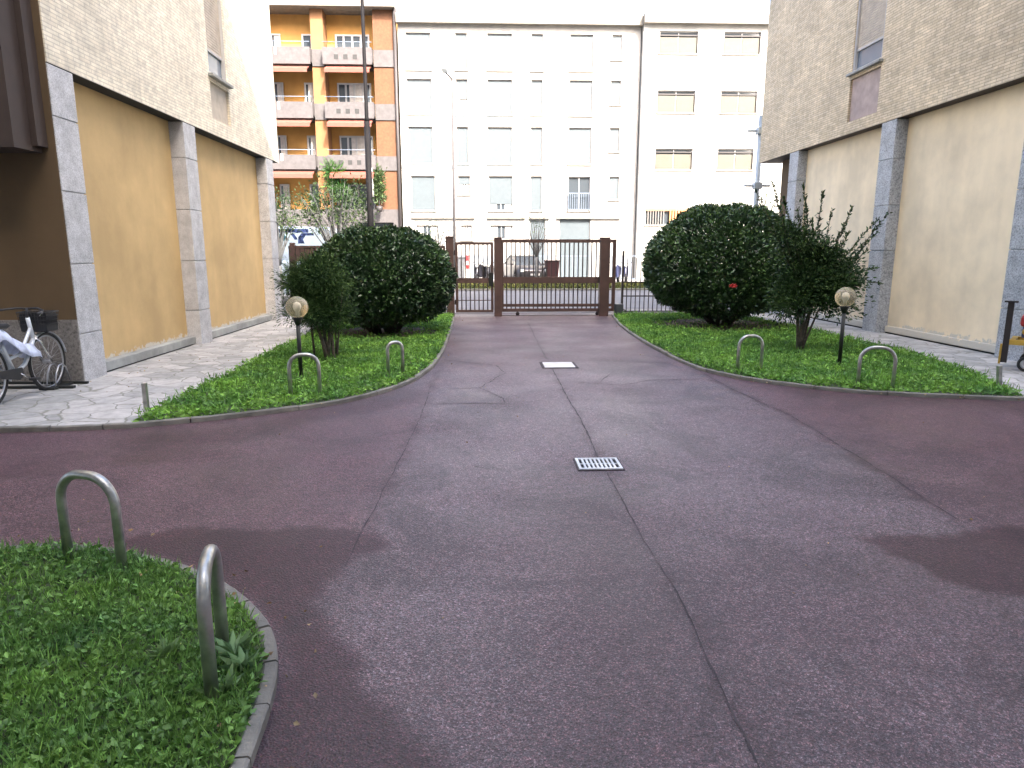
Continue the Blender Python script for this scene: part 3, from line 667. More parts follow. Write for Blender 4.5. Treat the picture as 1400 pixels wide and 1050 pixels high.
# ---------------------------------------------------------------- bushes
def dome_bush(c, rx, ry, z0, z1, n, m, label, name='clipped_bush', L=(.06,.10)):
    o = thing(name, (c[0],c[1],ZL), label, 'bush', 'clipped round bushes flanking the drive')
    u = rng.normal(size=(n,3)); u /= np.linalg.norm(u, axis=1, keepdims=True)
    zc = z0+(z1-z0)*.42; hz_up = z1-zc; hz_dn = zc-z0
    sc = 1-np.abs(rng.normal(0,.09,n)); deep = rng.uniform(size=n) < .3; sc[deep] = rng.uniform(.35,.95,deep.sum())
    lump = 1+.02*np.sin(u[:,0]*7+u[:,2]*5)+.018*np.sin(u[:,1]*9+u[:,2]*8+1)+.015*np.sin(u[:,0]*17-u[:,2]*13)
    # superellipse cross-section
    pw = 2.2; k = (np.abs(u)**pw).sum(1)**(-1/pw); p = u*k[:,None]*(sc*lump)[:,None]
    P = np.column_stack([p[:,0]*rx, p[:,1]*ry, zc+np.where(p[:,2] > 0, p[:,2]*hz_up, p[:,2]*hz_dn)])
    low = (P[:,2] < z0+.30) & (rng.uniform(size=n) < .65); P = P[~low]; u = u[~low]
    nz = vnoise(P[:,:2]*1.0+P[:,2:]*.7, 6., 2); keep = (nz > -.42)|(rng.uniform(size=len(P)) < .6); P = P[keep]; u = u[keep]
    D = u*.8+rng.normal(0,.75,(len(P),3)); D[:,2] += .15
    Ln = rng.uniform(*L, len(P)); leaves(P, D, Ln, Ln*rng.uniform(.42,.6,len(P)), 'foliage', m, o)
    st = MB()
    for i in range(16):
        a = random.uniform(0,6.28); r0 = random.uniform(.05,.35); r1 = random.uniform(.5,.95)
        pts = [(r0*math.cos(a), r0*math.sin(a), 0), (rx*.5*r1*math.cos(a+.2), ry*.5*r1*math.sin(a+.2), z0+.15+random.uniform(0,.15)), (rx*.8*r1*math.cos(a), ry*.8*r1*math.sin(a), z0+.6), (rx*.85*r1*math.cos(a), ry*.85*r1*math.sin(a), z0+1.1)]
        st.tube(pts, [.035,.026,.016,.008], 6)
    st.build('stems', M['bark'], o); return o
bl = dome_bush(BUL, 1.42, 1.35, .16, 2.04, 52000, M['laurelg'], 'clipped round laurel bush overlapping the darker feathery shrub')
br = dome_bush(BUR, 1.66, 1.55, .18, 2.56, 62000, M['laurel'], 'larger clipped round bush holding one red flower')
fx, fz = AY(1000,393,13.12)
fl = MB()
for k in range(7):
    a = k*.9; fl.tube([(fx-BUR[0],13.1-BUR[1],fz),(fx-BUR[0]+.075*math.cos(a),13.05-BUR[1]-.03,fz+.035*math.sin(a))], [.022,.012], 6)
ff = fl.build('red_flower', M['red'], br)
def branching(mb, base, tips, r0, sway=.08, n=5):
    for t in tips:
        b = Vector(base); t = Vector(t); mid = b.lerp(t, .5)+Vector((random.uniform(-1,1)*sway, random.uniform(-1,1)*sway, .12*(t-b).length))
        pts = []
        for k in range(n+1):
            s = k/n; pts.append((b*(1-s)**2+mid*2*s*(1-s)+t*s*s))
        mb.tube(pts, [r0*(1-.85*k/n) for k in range(n+1)], 6)
def tuft(centres, rad, n, L, name, m, o, W=.3, up=.2, flat=1.):
    C = np.array(centres); idx = rng.integers(0, len(C), n); off = rng.normal(size=(n,3))*np.array(rad)[None,:]*flat
    P = C[idx]+off; D = off+rng.normal(0,.06,(n,3)); D[:,2] += up*rng.uniform(0,.2,n); Ln = rng.uniform(L[0], L[1], n)
    return leaves(P, D, Ln, Ln*W, name, m, o)
# left feathery shrub
x, y = G(448,494,ZL)
o = thing('feathery_shrub', (x,y,ZL), 'dark feathery shrub on bare stems behind the globe lamp', 'shrub')
cs = []
for k in range(60):
    a = random.uniform(0,6.28); r_ = random.uniform(.02,.38); cs.append((-.12+r_*math.cos(a), .1+r_*math.sin(a), random.uniform(.62,1.42)-.25*r_))
cs = [c for c in cs]
tuft(cs, (.10,.10,.08), 42000, (.035,.075), 'foliage', M['yew'], o, .18, .0)
st = MB()
branching(st, (0,0,0), [(-.12,.05,1.2),(.1,.12,1.2),(-.3,0,1.0)], .035); branching(st, (.12,.05,0), [(.25,.1,1.1),(.05,.2,1.2)], .018); branching(st, (-.22,.15,0), [(-.4,.1,1.1),(-.25,.2,1.2)], .018); branching(st, (.1,-.02,0), [(.1,.1,1.)], .03)
st.build('stems', M['bark'], o)
sp = MB() 
# right leggy shrub with long shoots
x, y = G(1091,482,ZL); o = thing('leggy_shrub', (x,y,ZL), 'leggy dark shrub with long arching leafy shoots by the cream wall', 'shrub')
cs = []
for k in range(60):
    a = random.uniform(0,6.28); r_ = random.uniform(0,.52); cs.append((.28+r_*math.cos(a)*1.1, .1+r_*math.sin(a)*.8, random.uniform(.85,1.62)-.45*abs(r_-.1)))
cs += [(-.12+random.uniform(-.12,.1), random.uniform(-.1,.2), random.uniform(.7,1.9)) for _ in range(18)]
tuft(cs, (.13,.13,.10), 26000, (.04,.075), 'foliage', M['pyra'], o, .42)
st = MB(); branching(st, (0,0,0), [(.0,.05,1.3),(.2,.1,1.4),(.4,.05,1.3),(-.15,.1,1.5)], .03); branching(st, (.05,.02,0), [(.5,.1,1.1),(.3,.2,1.2),(-.05,.1,1.2)], .022)
st.build('stems', M['bark'], o)
shoots = [(1095,255,1096),(1130,262,1108),(1170,283,1120),(1215,297,1140),(1183,330,1150),(1190,343,1150),(1225,290,1150),(1205,365,1150),(1200,387,1150),(1180,432,1140),(1075,270,1090),(1060,300,1085),(1150,305,1120),(1035,262,1060),(1052,252,1065),(1110,300,1100),(1112,268,1100),(1086,285,1090),(1145,285,1118),(1160,318,1128),(1068,282,1084),(1197,318,1145)]
stm = MB(); LP = []; LD = []
for (tx, ty, bx_) in shoots:
    X_, Z_ = AY(tx, ty, y+random.uniform(-.2,.2)); t = Vector((X_-x, random.uniform(-.1,.2), Z_-ZL)); b = Vector((.2*random.uniform(0,1)+ (bx_-1091)/924*y*.6, .08, 1.0))
    mid = (b+t)/2+Vector((-.02,0,.10)); pts = [b*(1-s)**2+mid*2*s*(1-s)+t*s*s for s in [k/8 for k in range(9)]]
    stm.tube(pts, [.008-.0007*k for k in range(9)], 5)
    nl = int((t-b).length*95)
    for k in range(nl):
        s = random.uniform(.1,1.); p = b*(1-s)**2+mid*2*s*(1-s)+t*s*s; d = (t-b).normalized()+Vector((random.uniform(-1,1),random.uniform(-1,1),random.uniform(-1,1)))*.9
        LP.append(p); LD.append(d)
stm.build('shoots', M['bark'], o); LP = np.array(LP); LD = np.array(LD); Ln = rng.uniform(.04,.075,len(LP)); leaves(LP, LD, Ln, Ln*.42, 'shoot_foliage', M['pyra'], o)

# ---------------------------------------------------------------- globe lamps
def globe_lamp(px, top_px, label):
    x, y = G(*px, ZL); zt = AY(px[0], top_px, y)[1]
    o = thing('globe_lamp', (x,y,ZL), label, 'lamp', 'globe lamps on the two lawns'); r_ = .135; zc = zt-ZL
    MB().tube([(0,0,0),(0,0,zc-r_-.03)], .026, 12).build('pole', M['blackp'], o)
    MB().box((-.13,-.10,0),(.13,.10,.018)).build('base_plate', M['blackp'], o, bevel=.004)
    MB().lathe([(.0,-.09),(.03,-.09),(.045,-.05),(.062,.0),(.058,.012),(.0,.012)], (0,0,zc-r_+.005)).build('collar', M['blackp'], o)
    prof = [(r_*math.sin(t), -r_*math.cos(t)) for t in [R(q) for q in range(0,181,9)]]
    g_ = MB().lathe(prof, (0,0,zc), 28).build('globe', M['globe'], o)
    MB().lathe([(.0,-.1),(.022,-.1),(.022,-.05),(.042,-.02),(.046,.01),(.034,.045),(.0,.06)], (0,0,zc), 14).build('bulb', M['lens'], o)
globe_lamp((412,519), 420, 'globe lamp on a thin black pole before the feathery shrub'); globe_lamp((1147,502), 406, 'globe lamp on a black pole in front of the leggy shrub')

# ---------------------------------------------------------------- gate and fences (plane YG)
YG = 17.5
def gx_(px): return XY(px, YG)
def bars(mb, x0, x1, z0, z1, step, r=.014, yy=0.):
    n = max(1, round((x1-x0)/step))
    for k in range(1, n): x = x0+(x1-x0)*k/n; mb.box((x-r,yy-r,z0),(x+r,yy+r,z1))
def fr(mb, x0, x1, z0, z1, t=.05, d=.025, y=0.):
    mb.box((x0,y-d,z0),(x0+t,y+d,z1)); mb.box((x1-t,y-d,z0),(x1,y+d,z1)); mb.box((x0+t,y-d+.002,z1-t),(x1-t,y+d-.002,z1)); mb.box((x0+t,y-d+.002,z0),(x1-t,y+d-.002,z0+t))
zt = ZY(327,YG); zm1 = ZY(380,YG); zm0 = ZY(387,YG)
def post(px0, px1, label, ztop, spike=False):
    x0, x1 = gx_(px0), gx_(px1); w = (x1-x0)/2; mb = MB().box((-w,-w,0),(w,w,ztop)); mb.box((-w-.012,-w-.012,ztop),(w+.012,w+.012,ztop+.03))
    if spike:
        for k in range(5): mb.tube([(-w+.02+k*(2*w-.04)/4,0,ztop+.02),(-w+.02+k*(2*w-.04)/4+random.uniform(-.03,.03),0,ztop+.12)], [.008,.002], 5)
    tag(mb.build('gate_post', M['brown'], bevel=.006, loc=((x0+x1)/2,YG,0)), label, 'gate post', 'brown steel gate posts')
post(610,620.5, 'brown gate post with a spiked top, at the hinge of the small gate', ZY(325,YG), True)
post(675.5,686, 'brown gate post between the small gate and the wide gate', ZY(326,YG)); post(820,832.5, 'thick brown gate post at the latch end of the wide gate', ZY(326,YG))
# pedestrian gate
x0, x1 = gx_(622.5), gx_(674.5); o = thing('pedestrian_gate', ((x0+x1)/2,YG,0), 'small brown barred gate beside the wide sliding gate', 'gate'); w = (x1-x0)/2
mb = MB(); fr(mb, -w, w, .10, ZY(331,YG), .065); mb.box((-w+.065,-.02,zm0),(w-.065,.02,zm1)); mb.box((-w+.065,-.012,ZY(411,YG)),(w-.065,.012,ZY(411,YG)+.02)); mb.build('gate_frame', M['brown'], o)
mb = MB(); bars(mb, -w+.04, w-.04, .14, zm0+.003, .115); bars(mb, -w+.04, w-.04, zm1-.003, ZY(331,YG)-.04, .115); mb.build('vertical_bars', M['dark_iron'], o)
MB().box((w-.12,-.05,zm0-.08),(w-.002,.05,zm1+.14)).build('lock_box', M['blackp'], o, bevel=.005)
mb = MB(); mb.box((-w-.03,-.03,.3),(-w+.0,.03,.42)); mb.box((-w-.03,-.03,1.55),(-w+.0,.03,1.67)); mb.build('hinge', M['dark_iron'], o)
# sliding gate, runs behind the posts
x0, x1 = gx_(684), gx_(843); yo = .12; o = thing('sliding_gate', ((x0+x1)/2,YG+yo,0), 'wide brown sliding gate of thin bars across the drive', 'gate'); w = (x1-x0)/2
mb = MB(); fr(mb, -w, w, .10, zt, .085, .035); mb.box((-w+.085,-.028,zm0-.01),(w-.085,.028,zm1+.02)); mb.box((-w+.085,-.02,ZY(420,YG)),(w-.085,.02,ZY(416,YG))); mb.build('gate_frame', M['brown'], o)
mb = MB(); bars(mb, -w+.05, w-.05, .15, zm0+.003, .115, .0145); bars(mb, -w+.05, w-.05, zm1+.006, zt-.055, .115, .0145); mb.build('vertical_bars', M['dark_iron'], o)
for sx in (-.7, .7): MB().tube([(sx*w,-.02,.05),(sx*w,.02,.05)], .05, 14).build('track_wheel', M['dark_iron'], o)
tk = MB().box((gx_(684),YG+.10,0),(gx_(900),YG+.14,.015)); struct('gate_track', tk, M['dark_iron'])
# opener
x, yv = G(846,427); o = thing('gate_motor', (gx_(845),YG-.25,0), 'dark grey gate motor box beside the thick gate post', 'gate motor')
MB().box((-.10,-.14,.03),(.10,.14,.33)).build('housing', M['motor'], o, bevel=.02); MB().box((-.14,-.17,0),(.14,.17,.03)).build('base_plate', M['dark_iron'], o)
MB().tube([(.10,-.05,.2),(.18,-.05,.15),(.2,-.05,.0)], .015, 8).build('cable', M['blackpl'], o)
# fence right of gate
x0, x1 = gx_(852), XWR+.3; o = thing('railing_fence', ((x0+x1)/2,YG,0), 'thin dark railing running from the gate motor behind the larger bush', 'fence'); w = (x1-x0)/2
mb = MB()
for z_ in (.10, ZY(387,YG), ZY(406,YG)): mb.box((-w,-.015,z_),(w,.015,z_+.03))
mb.build('rails', M['dark_iron'], o); mb = MB(); bars(mb, -w, w, .11, ZY(352,YG), .115, .010, .0)
mb.build('vertical_bars', M['dark_iron'], o)
for xx in np.linspace(-w, w, 4): MB().box((xx-.025,-.027,0),(xx+.025,.027,ZY(343,YG))).build('post', M['dark_iron'], o)
# fence left of gate
x0, x1 = XWL+.05, gx_(609); o = thing('brown_fence', ((x0+x1)/2,YG,0), 'brown barred fence with sheet top panel behind the smaller clipped bush', 'fence'); w = (x1-x0)/2
mb = MB(); fr(mb, -w, w, .1, ZY(336,YG), .06); mb.box((-w+.06,-.02,.95),(w-.06,.02,1.03)); mb.build('fence_frame', M['brown'], o)
MB().box((-w+.062,-.01,1.40),(-w+1.0,.012,ZY(336,YG)-.06)).build('sheet_panel', M['brown'], o)
mb = MB(); bars(mb, -w+.05, w-.05, .15, ZY(337,YG)-.05, .115, .011, .0); mb.build('vertical_bars', M['dark_iron'], o)
for xx in (-w+.10, 0): MB().box((xx-.06,-.065,0),(xx+.06,.065,ZY(332,YG))).build('post', M['brown'], o, bevel=.005)

# ---------------------------------------------------------------- street
def sheet(name, x0, x1, y0, y1, z, m):
    mb = MB().box((x0,y0,z-.06),(x1,y1,z)); return struct(name, mb, m)
sheet('near_pavement', -90, 90, 18.304, 19.2, .02, M['pave']); sheet('street_kerb', -90, 90, 19.203, 19.35, .028, M['kerb'])
sheet('road', -90, 90, 19.353, 30.0, -.03, M['road']); sheet('street_kerb', -90, 90, 30.003, 30.15, .05, M['kerb'])
sheet('verge_soil', -90, 90, 30.153, 35.0, .04, M['soil']); sheet('far_pavement', -90, 90, 35.003, 41., .05, M['pave'])
q = np.column_stack([rng.uniform(-30,30,42000), rng.uniform(30.2,34.95,42000)]); P = np.column_stack([q, .04+0*q[:,0]]); a = rng.uniform(0,6.28,len(q))
D = np.column_stack([np.cos(a),np.sin(a),rng.uniform(.5,2,len(q))]); Ln = rng.uniform(.08,.18,len(q)); tag(leaves(P,D,Ln,Ln*.35,'verge_grass',M['verge']), 'strip of verge grass between the street and the pale blocks', 'grass', kind='stuff')

# far fence with pickets
o = thing('far_railing', (0,38.6,.05), 'thin dark railing along the far pavement before the white block', 'fence'); mb = MB(); zt_ = ZY(349.5,38.6)
mb.box((-9,-.02,zt_-.09),(20,.02,zt_-.05)); mb.box((-9,-.02,.1),(20,.02,.14)); mb.build('rails', M['rail'], o); mb = MB(); bars(mb, -9, 20, .1, zt_-.06, .28, .014); mb.build('pickets', M['rail'], o)

# ---- white block
YF = 41.
def far_building(name, label, x0, x1, ztop, wins, m, Y=YF, cornice=None, shut=None):
    o = thing(name, ((x0+x1)/2,Y,0), label, 'building'); cx = (x0+x1)/2
    ops = [(w['x0']-cx, w['x1']-cx, w['z0'], w['z1']) for w in wins]; mb = MB()
    wall_grid(mb, x0-cx, x1-cx, 0, ztop, ops, lambda u,v,d: (u,d,v), .18)
    mb.add([(x0-cx,0,0),(x0-cx,12,0),(x0-cx,12,ztop),(x0-cx,0,ztop)],[(0,1,2,3)]); mb.add([(x1-cx,0,0),(x1-cx,12,0),(x1-cx,12,ztop),(x1-cx,0,ztop)],[(0,1,2,3)])
    mb.add([(x0-cx,12,0),(x1-cx,12,0),(x1-cx,12,ztop),(x0-cx,12,ztop)],[(0,1,2,3)]); mb.build('wall', m, o)
    MB().box((x0-cx,-.0,ztop),(x1-cx,12,ztop+.2)).build('roof', M['roof'], o)
    if cornice: MB().box((x0-cx-.05,-.35,ztop-.28),(x1-cx+.05,-.003,ztop+.22)).build('cornice', cornice, o)
    for w in wins:
        a, b, c, d = w['x0']-cx, w['x1']-cx, w['z0'], w['z1']; k = w.get('k', 'shut'); t = .05
        f_ = MB(); fr(f_, a, b, c, d, t, .03, .14); 
        if k in ('glass','half','rail','open2'): f_.box(((a+b)/2-.025,.112,c+t),((a+b)/2+.025,.168,d-t))
        wo = f_.build('window', M['wframe'], o)
        zs = c+t if k == 'shut' else (d-(d-c)*w.get('h',.45) if k == 'half' else d)
        if k in ('shut','half'):
            s_ = MB(); z_ = zs
            while z_ < d-t-.005: s_.box((a+t,.085,z_),(b-t,.105,min(z_+.068,d-t))); z_ += .075
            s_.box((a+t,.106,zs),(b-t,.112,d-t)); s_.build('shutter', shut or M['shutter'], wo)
        if k != 'shut':
            MB().box((a+t,.145,c+t),(b-t,.155,zs-.003 if k == 'half' else d-t)).build('pane', M['glass'], wo)
            if k in ('half','open2'):
                for (p, q_) in ((a+t+.03,a+t+.3*(b-a)),(b-t-.3*(b-a),b-t-.03)): MB().box((p,.125,c+t),(q_,.135,min(zs,d-t)-.01)).build('curtain', M['curtain'], wo)
        if k in ('rail',):
            r_ = MB(); r_.box((a,-.12,c+.98),(b,-.08,c+1.02)); r_.box((a,-.12,c+.06),(b,-.08,c+.1)); bars(r_, a, b, c+.08, c+1., .13, .012, -.1); r_.box((a,-.12,c+.0),(a+.03,0,c+1.0)); r_.box((b-.03,-.12,c+.0),(b,0,c+1.0)); r_.build('balcony_rail', M['rail'], wo)
        if c > .6 and k != 'door': MB().box((a-.08,-.06,c-.08),(b+.08,.1,c-.003)).build('sill', M['cornice'], wo)
        if k == 'shut' or k == 'half': MB().box((a-.0,-.02,d+.003),(b,.10,d+.03)).build('lintel', M['cornice'], wo)
    return o, cx
X_ = lambda px: XY(px, YF); Z_ = lambda py, px=680: AY(px, py, YF)[1]
wins = []
cols = [(563,595,'shut'),(627,642,'shut'),(668,700,'shut'),(725,740,'shut'),(775,805,'shut'),(829,842,'shut')]
rows = [(174,224),(109,157),(46,96)]
cols_n = [(565,597),(628,644),(669,701),(725,740),(775,805),(830,843)]
for (a, b, k) in cols:
    for (t_, b_) in rows:
        d_ = dict(x0=X_(a), x1=X_(b), z0=Z_(b_), z1=Z_(t_), k=k)
        if a == 627 and t_ == 109: d_['k'] = 'half'; d_['h'] = .55
        if a == 829: d_['z0'] = d_['z1']-1.3
        wins.append(d_)
for i, (a, b) in enumerate(cols_n):
    k = ['shut','half','half','shut','rail','shut'][i]; z0 = Z_(288); z1 = Z_(241)
    d_ = dict(x0=X_(a), x1=X_(b), z0=z0 if i != 1 else Z_(266), z1=z1, k=k)
    if i == 1: d_['h'] = .42
    if i == 2: d_['h'] = .80
    if i == 5: d_['z0'] = z1-1.3
    wins.append(d_)
wins += [dict(x0=X_(570),x1=X_(600),z0=Z_(328),z1=Z_(308),k='open2'),dict(x0=X_(631),x1=X_(646),z0=Z_(328),z1=Z_(308),k='open2'),dict(x0=X_(670.5),x1=X_(701),z0=Z_(327),z1=Z_(308),k='open2'),
         dict(x0=X_(724),x1=X_(745),z0=.06,z1=Z_(300),k='shut'), dict(x0=X_(764),x1=X_(806),z0=.06,z1=Z_(298),k='shut'),]
xw0, xw1 = X_(553), X_(866)
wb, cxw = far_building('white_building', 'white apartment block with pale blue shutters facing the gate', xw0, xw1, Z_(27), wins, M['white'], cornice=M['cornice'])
for (a, b, t_, b_) in ((553,765,157.5,163),(553,765,225,231)):
    MB().box((X_(a)-cxw+.02,-.03,Z_(b_)),(X_(b)-cxw,-.003,Z_(t_)-.06)).build('string_course', M['band'], wb)
for (a, b) in ((564,650),(666,718),(723,750),(760,846)):
    MB().box((X_(a)-cxw,-.13,Z_(299)),(X_(b)-cxw,-.003,Z_(297.3))).build('ledge', M['cornice'], wb)
# ---- right pale block
wins = []
for (t_, b_) in ((46,76),(126,156),(204.5,233)):
    for (a, b) in ((888,937),(970,1017)): wins.append(dict(x0=X_(a),x1=X_(b),z0=Z_(b_,950),z1=Z_(t_,950),k='glass'))
wins.append(dict(x0=X_(878),x1=X_(937),z0=Z_(308,900),z1=Z_(286,900),k='none')); wins.append(dict(x0=X_(966),x1=X_(1017),z0=Z_(300,1000),z1=Z_(285,1000),k='none'))
Yr = YF-.4
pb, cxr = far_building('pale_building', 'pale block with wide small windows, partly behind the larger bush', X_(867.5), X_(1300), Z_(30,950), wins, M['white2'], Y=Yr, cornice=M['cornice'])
for w_ in wins:
    a, b, c, d = w_['x0']-cxr, w_['x1']-cxr, w_['z0'], w_['z1']
    if w_['k'] == 'glass':
        s_ = MB(); z_ = c+.05
        MB().box((a+.005,.0,c+.0),(a+.04,.12,d-.245)).build('window_frame', M['pipe'], pb); MB().box((b-.04,.0,c+.0),(b-.005,.12,d-.245)).build('window_frame', M['pipe'], pb)
        while z_ < d-.32: s_.box((a+.05,.07,z_),((a+b)/2-.03,.09,z_+.055)); s_.box(((a+b)/2+.03,.07,z_),(b-.05,.09,z_+.055)); z_ += .062
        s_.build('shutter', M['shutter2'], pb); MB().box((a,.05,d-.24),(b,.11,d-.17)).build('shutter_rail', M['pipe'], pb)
    else:
        s_ = MB(); bars(s_, a, a+(b-a)*.47, c, d, .16, .028, .02); s_.build('vent_bars', M['barsd'], pb); s_ = MB(); bars(s_, a+(b-a)*.5, b, c, d, .16, .05, .02); s_.build('vent_bars', M['bars'], pb)
        MB().box((a,-.02,d-.12),(b,.1,d+.0)).build('vent_lintel', M['bars'], pb)
# ---- orange building with balconies
ox0, ox1 = X_(300), X_(548.5); ob = thing('orange_building', ((ox0+ox1)/2,YF,0), 'orange apartment block with grey balcony parapets and coral awnings', 'building'); cxo = (ox0+ox1)/2
Zo = lambda py: AY(450, py, YF)[1]; xo = lambda px: X_(px)-cxo
ztop = Zo(12)
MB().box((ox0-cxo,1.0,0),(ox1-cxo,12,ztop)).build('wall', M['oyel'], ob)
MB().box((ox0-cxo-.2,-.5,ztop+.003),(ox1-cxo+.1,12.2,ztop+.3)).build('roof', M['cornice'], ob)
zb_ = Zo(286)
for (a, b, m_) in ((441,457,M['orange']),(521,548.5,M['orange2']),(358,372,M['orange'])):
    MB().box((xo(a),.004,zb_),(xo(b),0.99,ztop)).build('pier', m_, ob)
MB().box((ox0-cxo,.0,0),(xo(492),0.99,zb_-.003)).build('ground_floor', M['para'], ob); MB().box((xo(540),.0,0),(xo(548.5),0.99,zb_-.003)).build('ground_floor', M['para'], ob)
MB().box((xo(492),.0,Zo(304)),(xo(540),0.99,zb_-.003)).build('shop_fascia', M['para'], ob); MB().box((xo(492),.9,.0),(xo(540),.95,Zo(304)-.003)).build('shop_window', M['glass'], ob)
levels = [(213.5,233),(142,164),(68,91)]        # parapet top / bottom rows
for i, (t_, b_) in enumerate(levels):
    z1, z0 = Zo(t_), Zo(b_)
    for (a, b, sl) in ((358,441.5,False),(457.5,520.5,True)):
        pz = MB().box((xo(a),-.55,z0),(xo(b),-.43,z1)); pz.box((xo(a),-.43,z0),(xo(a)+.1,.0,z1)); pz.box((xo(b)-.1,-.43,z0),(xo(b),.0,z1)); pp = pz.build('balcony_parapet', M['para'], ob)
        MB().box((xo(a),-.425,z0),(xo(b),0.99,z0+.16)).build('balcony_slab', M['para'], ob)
        MB().tube([(xo(a),-.5,z1+.28),(xo(b),-.5,z1+.28)], .018, 6).build('handrail', M['rail'], ob)
        if sl:
            for px in (475,487,499): MB().box((xo(px)-.12,-.56,z0+.25),(xo(px)+.12,-.552,z0+.5)).build('vent_slot', M['paras'], ob)
        else:
            for px in (386,398): MB().box((xo(px)-.06,-.565,z0+.45),(xo(px)+.06,-.552,z0+.85)).build('vent_slot', M['wframe'], ob)
        # awning under the slab, sloping outward
        aw = MB(); xa, xb = xo(a if a > 400 else 365)+.15, xo(b)-.1
        aw.add([(xa,-.3,z0-.05),(xb,-.3,z0-.05),(xb,-.95,z0-.32),(xa,-.95,z0-.32),(xa,-.95,z0-.52),(xb,-.95,z0-.52),(xa,-.3,z0-.09),(xb,-.3,z0-.09),(xb,-.93,z0-.36),(xa,-.93,z0-.36)], [(0,1,2,3),(3,2,5,4),(6,7,8,9)]); aw.build('awning', M['awn'], ob)
    MB().box((xo(521),-.06,z0),(xo(548.5),.0,z1)).build('parapet_band', M['para'], ob); MB().box((xo(441.6),-.06,z0),(xo(457.4),.0,z1)).build('parapet_band', M['para'], ob)
# windows on the recessed wall
for i, (t_, b_) in enumerate(((182,216),(108,144),(40,70),(250,292))):
    z0, z1 = Zo(b_)-.1, Zo(t_)
    for (a, b, ml) in ((383,396,1),(424,438,1),(468,513,3)):
        f_ = MB(); t = .09; A, B = xo(a), xo(b); fr(f_, A, B, z0, z1, t, .05, .92)
        for k in range(1, ml+1):
            if ml > 1: xk = A+(B-A)*k/(ml+1); f_.box((xk-.05,0.87,z0+t),(xk+.05,0.97,z1-t))
        wo = f_.build('window', M['wframe'], ob); MB().box((A+t,0.93,z0+t),(B-t,0.94,z1-t)).build('pane', M['glass'], wo)
        if i in (0,1) or a < 400: MB().box((A+.35*(B-A),0.925,z0+.3),(A+.8*(B-A),0.928,z1-t)).build('curtain', M['curtain'], wo)
MB().tube([(xo(549.5),-.12,0),(xo(549.5),-.12,ztop)], .09, 8).build('downpipe', M['pipe'], ob)
# closed parasol on the first balcony
x = X_(514); z0 = Zo(278); o = thing('closed_parasol', (x,YF-.5,Zo(290)), 'closed white parasol standing on a balcony behind the street mast', 'parasol')
MB().tube([(0,0,0),(0,0,.8)], .025, 6).build('pole', M['pale'], o); MB().lathe([(.0,.75),(.13,.8),(.15,1.2),(.12,2.2),(.03,2.75),(0,2.8)], (0,0,0), 10).build('canopy', M['wframe'], o)
# balcony yucca
def plant(px, pz, h, n, L, m, label, spread, name, W=.12):
    o = thing(name, (X_(px),YF-.45,Zo(pz)), label, 'plant'); MB().lathe([(0,0),(.16,0),(.2,.32),(.17,.32),(0,.3)], (0,0,0), 12).build('pot', M['pipe'], o); MB().tube([(0,0,.3),(.03,0,h*.55)], .03, 6).build('stem', M['palebark'], o)
    c = [(random.uniform(-spread,spread),random.uniform(-.1,.1),random.uniform(.4,1.)*h) for _ in range(14)]; tuft(c, (.12,.12,.2), n, L, 'foliage', m, o, W, 1.)
plant(468,292,2.5,1500,(.2,.42),M['yucca'],'bright green spiky plant in a pot on the lowest balcony',.38,'potted_yucca'); plant(523,290,2.1,900,(.12,.25),M['street_leaf'],'leafy potted plant on the lowest balcony right of the street mast',.22,'potted_shrub',.4)

# ---------------------------------------------------------------- street furniture, trees, vehicles
def tr_fan(px, py_top, Y, half, label, n=26, leafn=1500, base_px=None, bz=1.2, lv=M['street_leaf'], Ll=(.06,.13)):
    x = XY(px, Y); zt = AY(px, py_top, Y)[1]; o = thing('pollarded_tree', (x,Y,0), label, 'tree'); tk = MB().tube([(0,0,0),(.03,0,bz*.5),(0,0,bz)], [.10,.085,.09], 8); tk.build('trunk', M['palebark'], o)
    mb = MB(); tips = []
    for k in range(n):
        a = (k+.5)/n*2-1; t = (a*half, random.uniform(-.5,.5)*half, zt-(a*a)*half*.55+random.uniform(-.35,0)); tips.append(t)
    branching(mb, (0,0,bz), tips, .032, .12, 6); mb.build('branches', M['palebark'], o)
    if leafn:
        c = []
        for t in tips:
            for _ in range(3): s = random.uniform(.55,1.0); c.append((t[0]*s, t[1]*s, bz+(t[2]-bz)*s+.1))
        tuft(c, (.10,.10,.12), leafn, Ll, 'crown', lv, o, .4)
tr_fan(462,246,21.,1.25,'fan shaped street tree with pale bare branches and thin green top, behind the fence',34,2600)
tr_fan(381,262,22.,.75,'pale twiggy street tree showing at the corner of the ochre panelled building',16,1300)
tr_fan(598,292,33.,1.1,'small nearly bare tree behind the small gate',12,120,bz=1.4)
tr_fan(733,288,33.,1.0,'small bare vase shaped tree behind the wide gate',14,160,bz=1.4)
tr_fan(1052,262,21.,.5,'thin leafy sapling behind the larger bush by the street',9,420,bz=1.0)
# tall mast
Yp = 20.6; x = XY(509,Yp); o = thing('street_mast', (x,Yp,0), 'tall dark tapered street mast rising above the fence', 'mast')
MB().tube([(0,0,0),(0,0,5.3)], [.10,.085], 12).build('lower_pole', M['mast'], o); MB().tube([(0,0,5.3),(0,0,5.4),(0,0,11.)], [.085,.055,.04], 12).build('upper_pole', M['mast'], o)
MB().tube([(0,0,0),(0,0,.25)], [.16,.14], 12).build('base', M['dark_iron'], o)
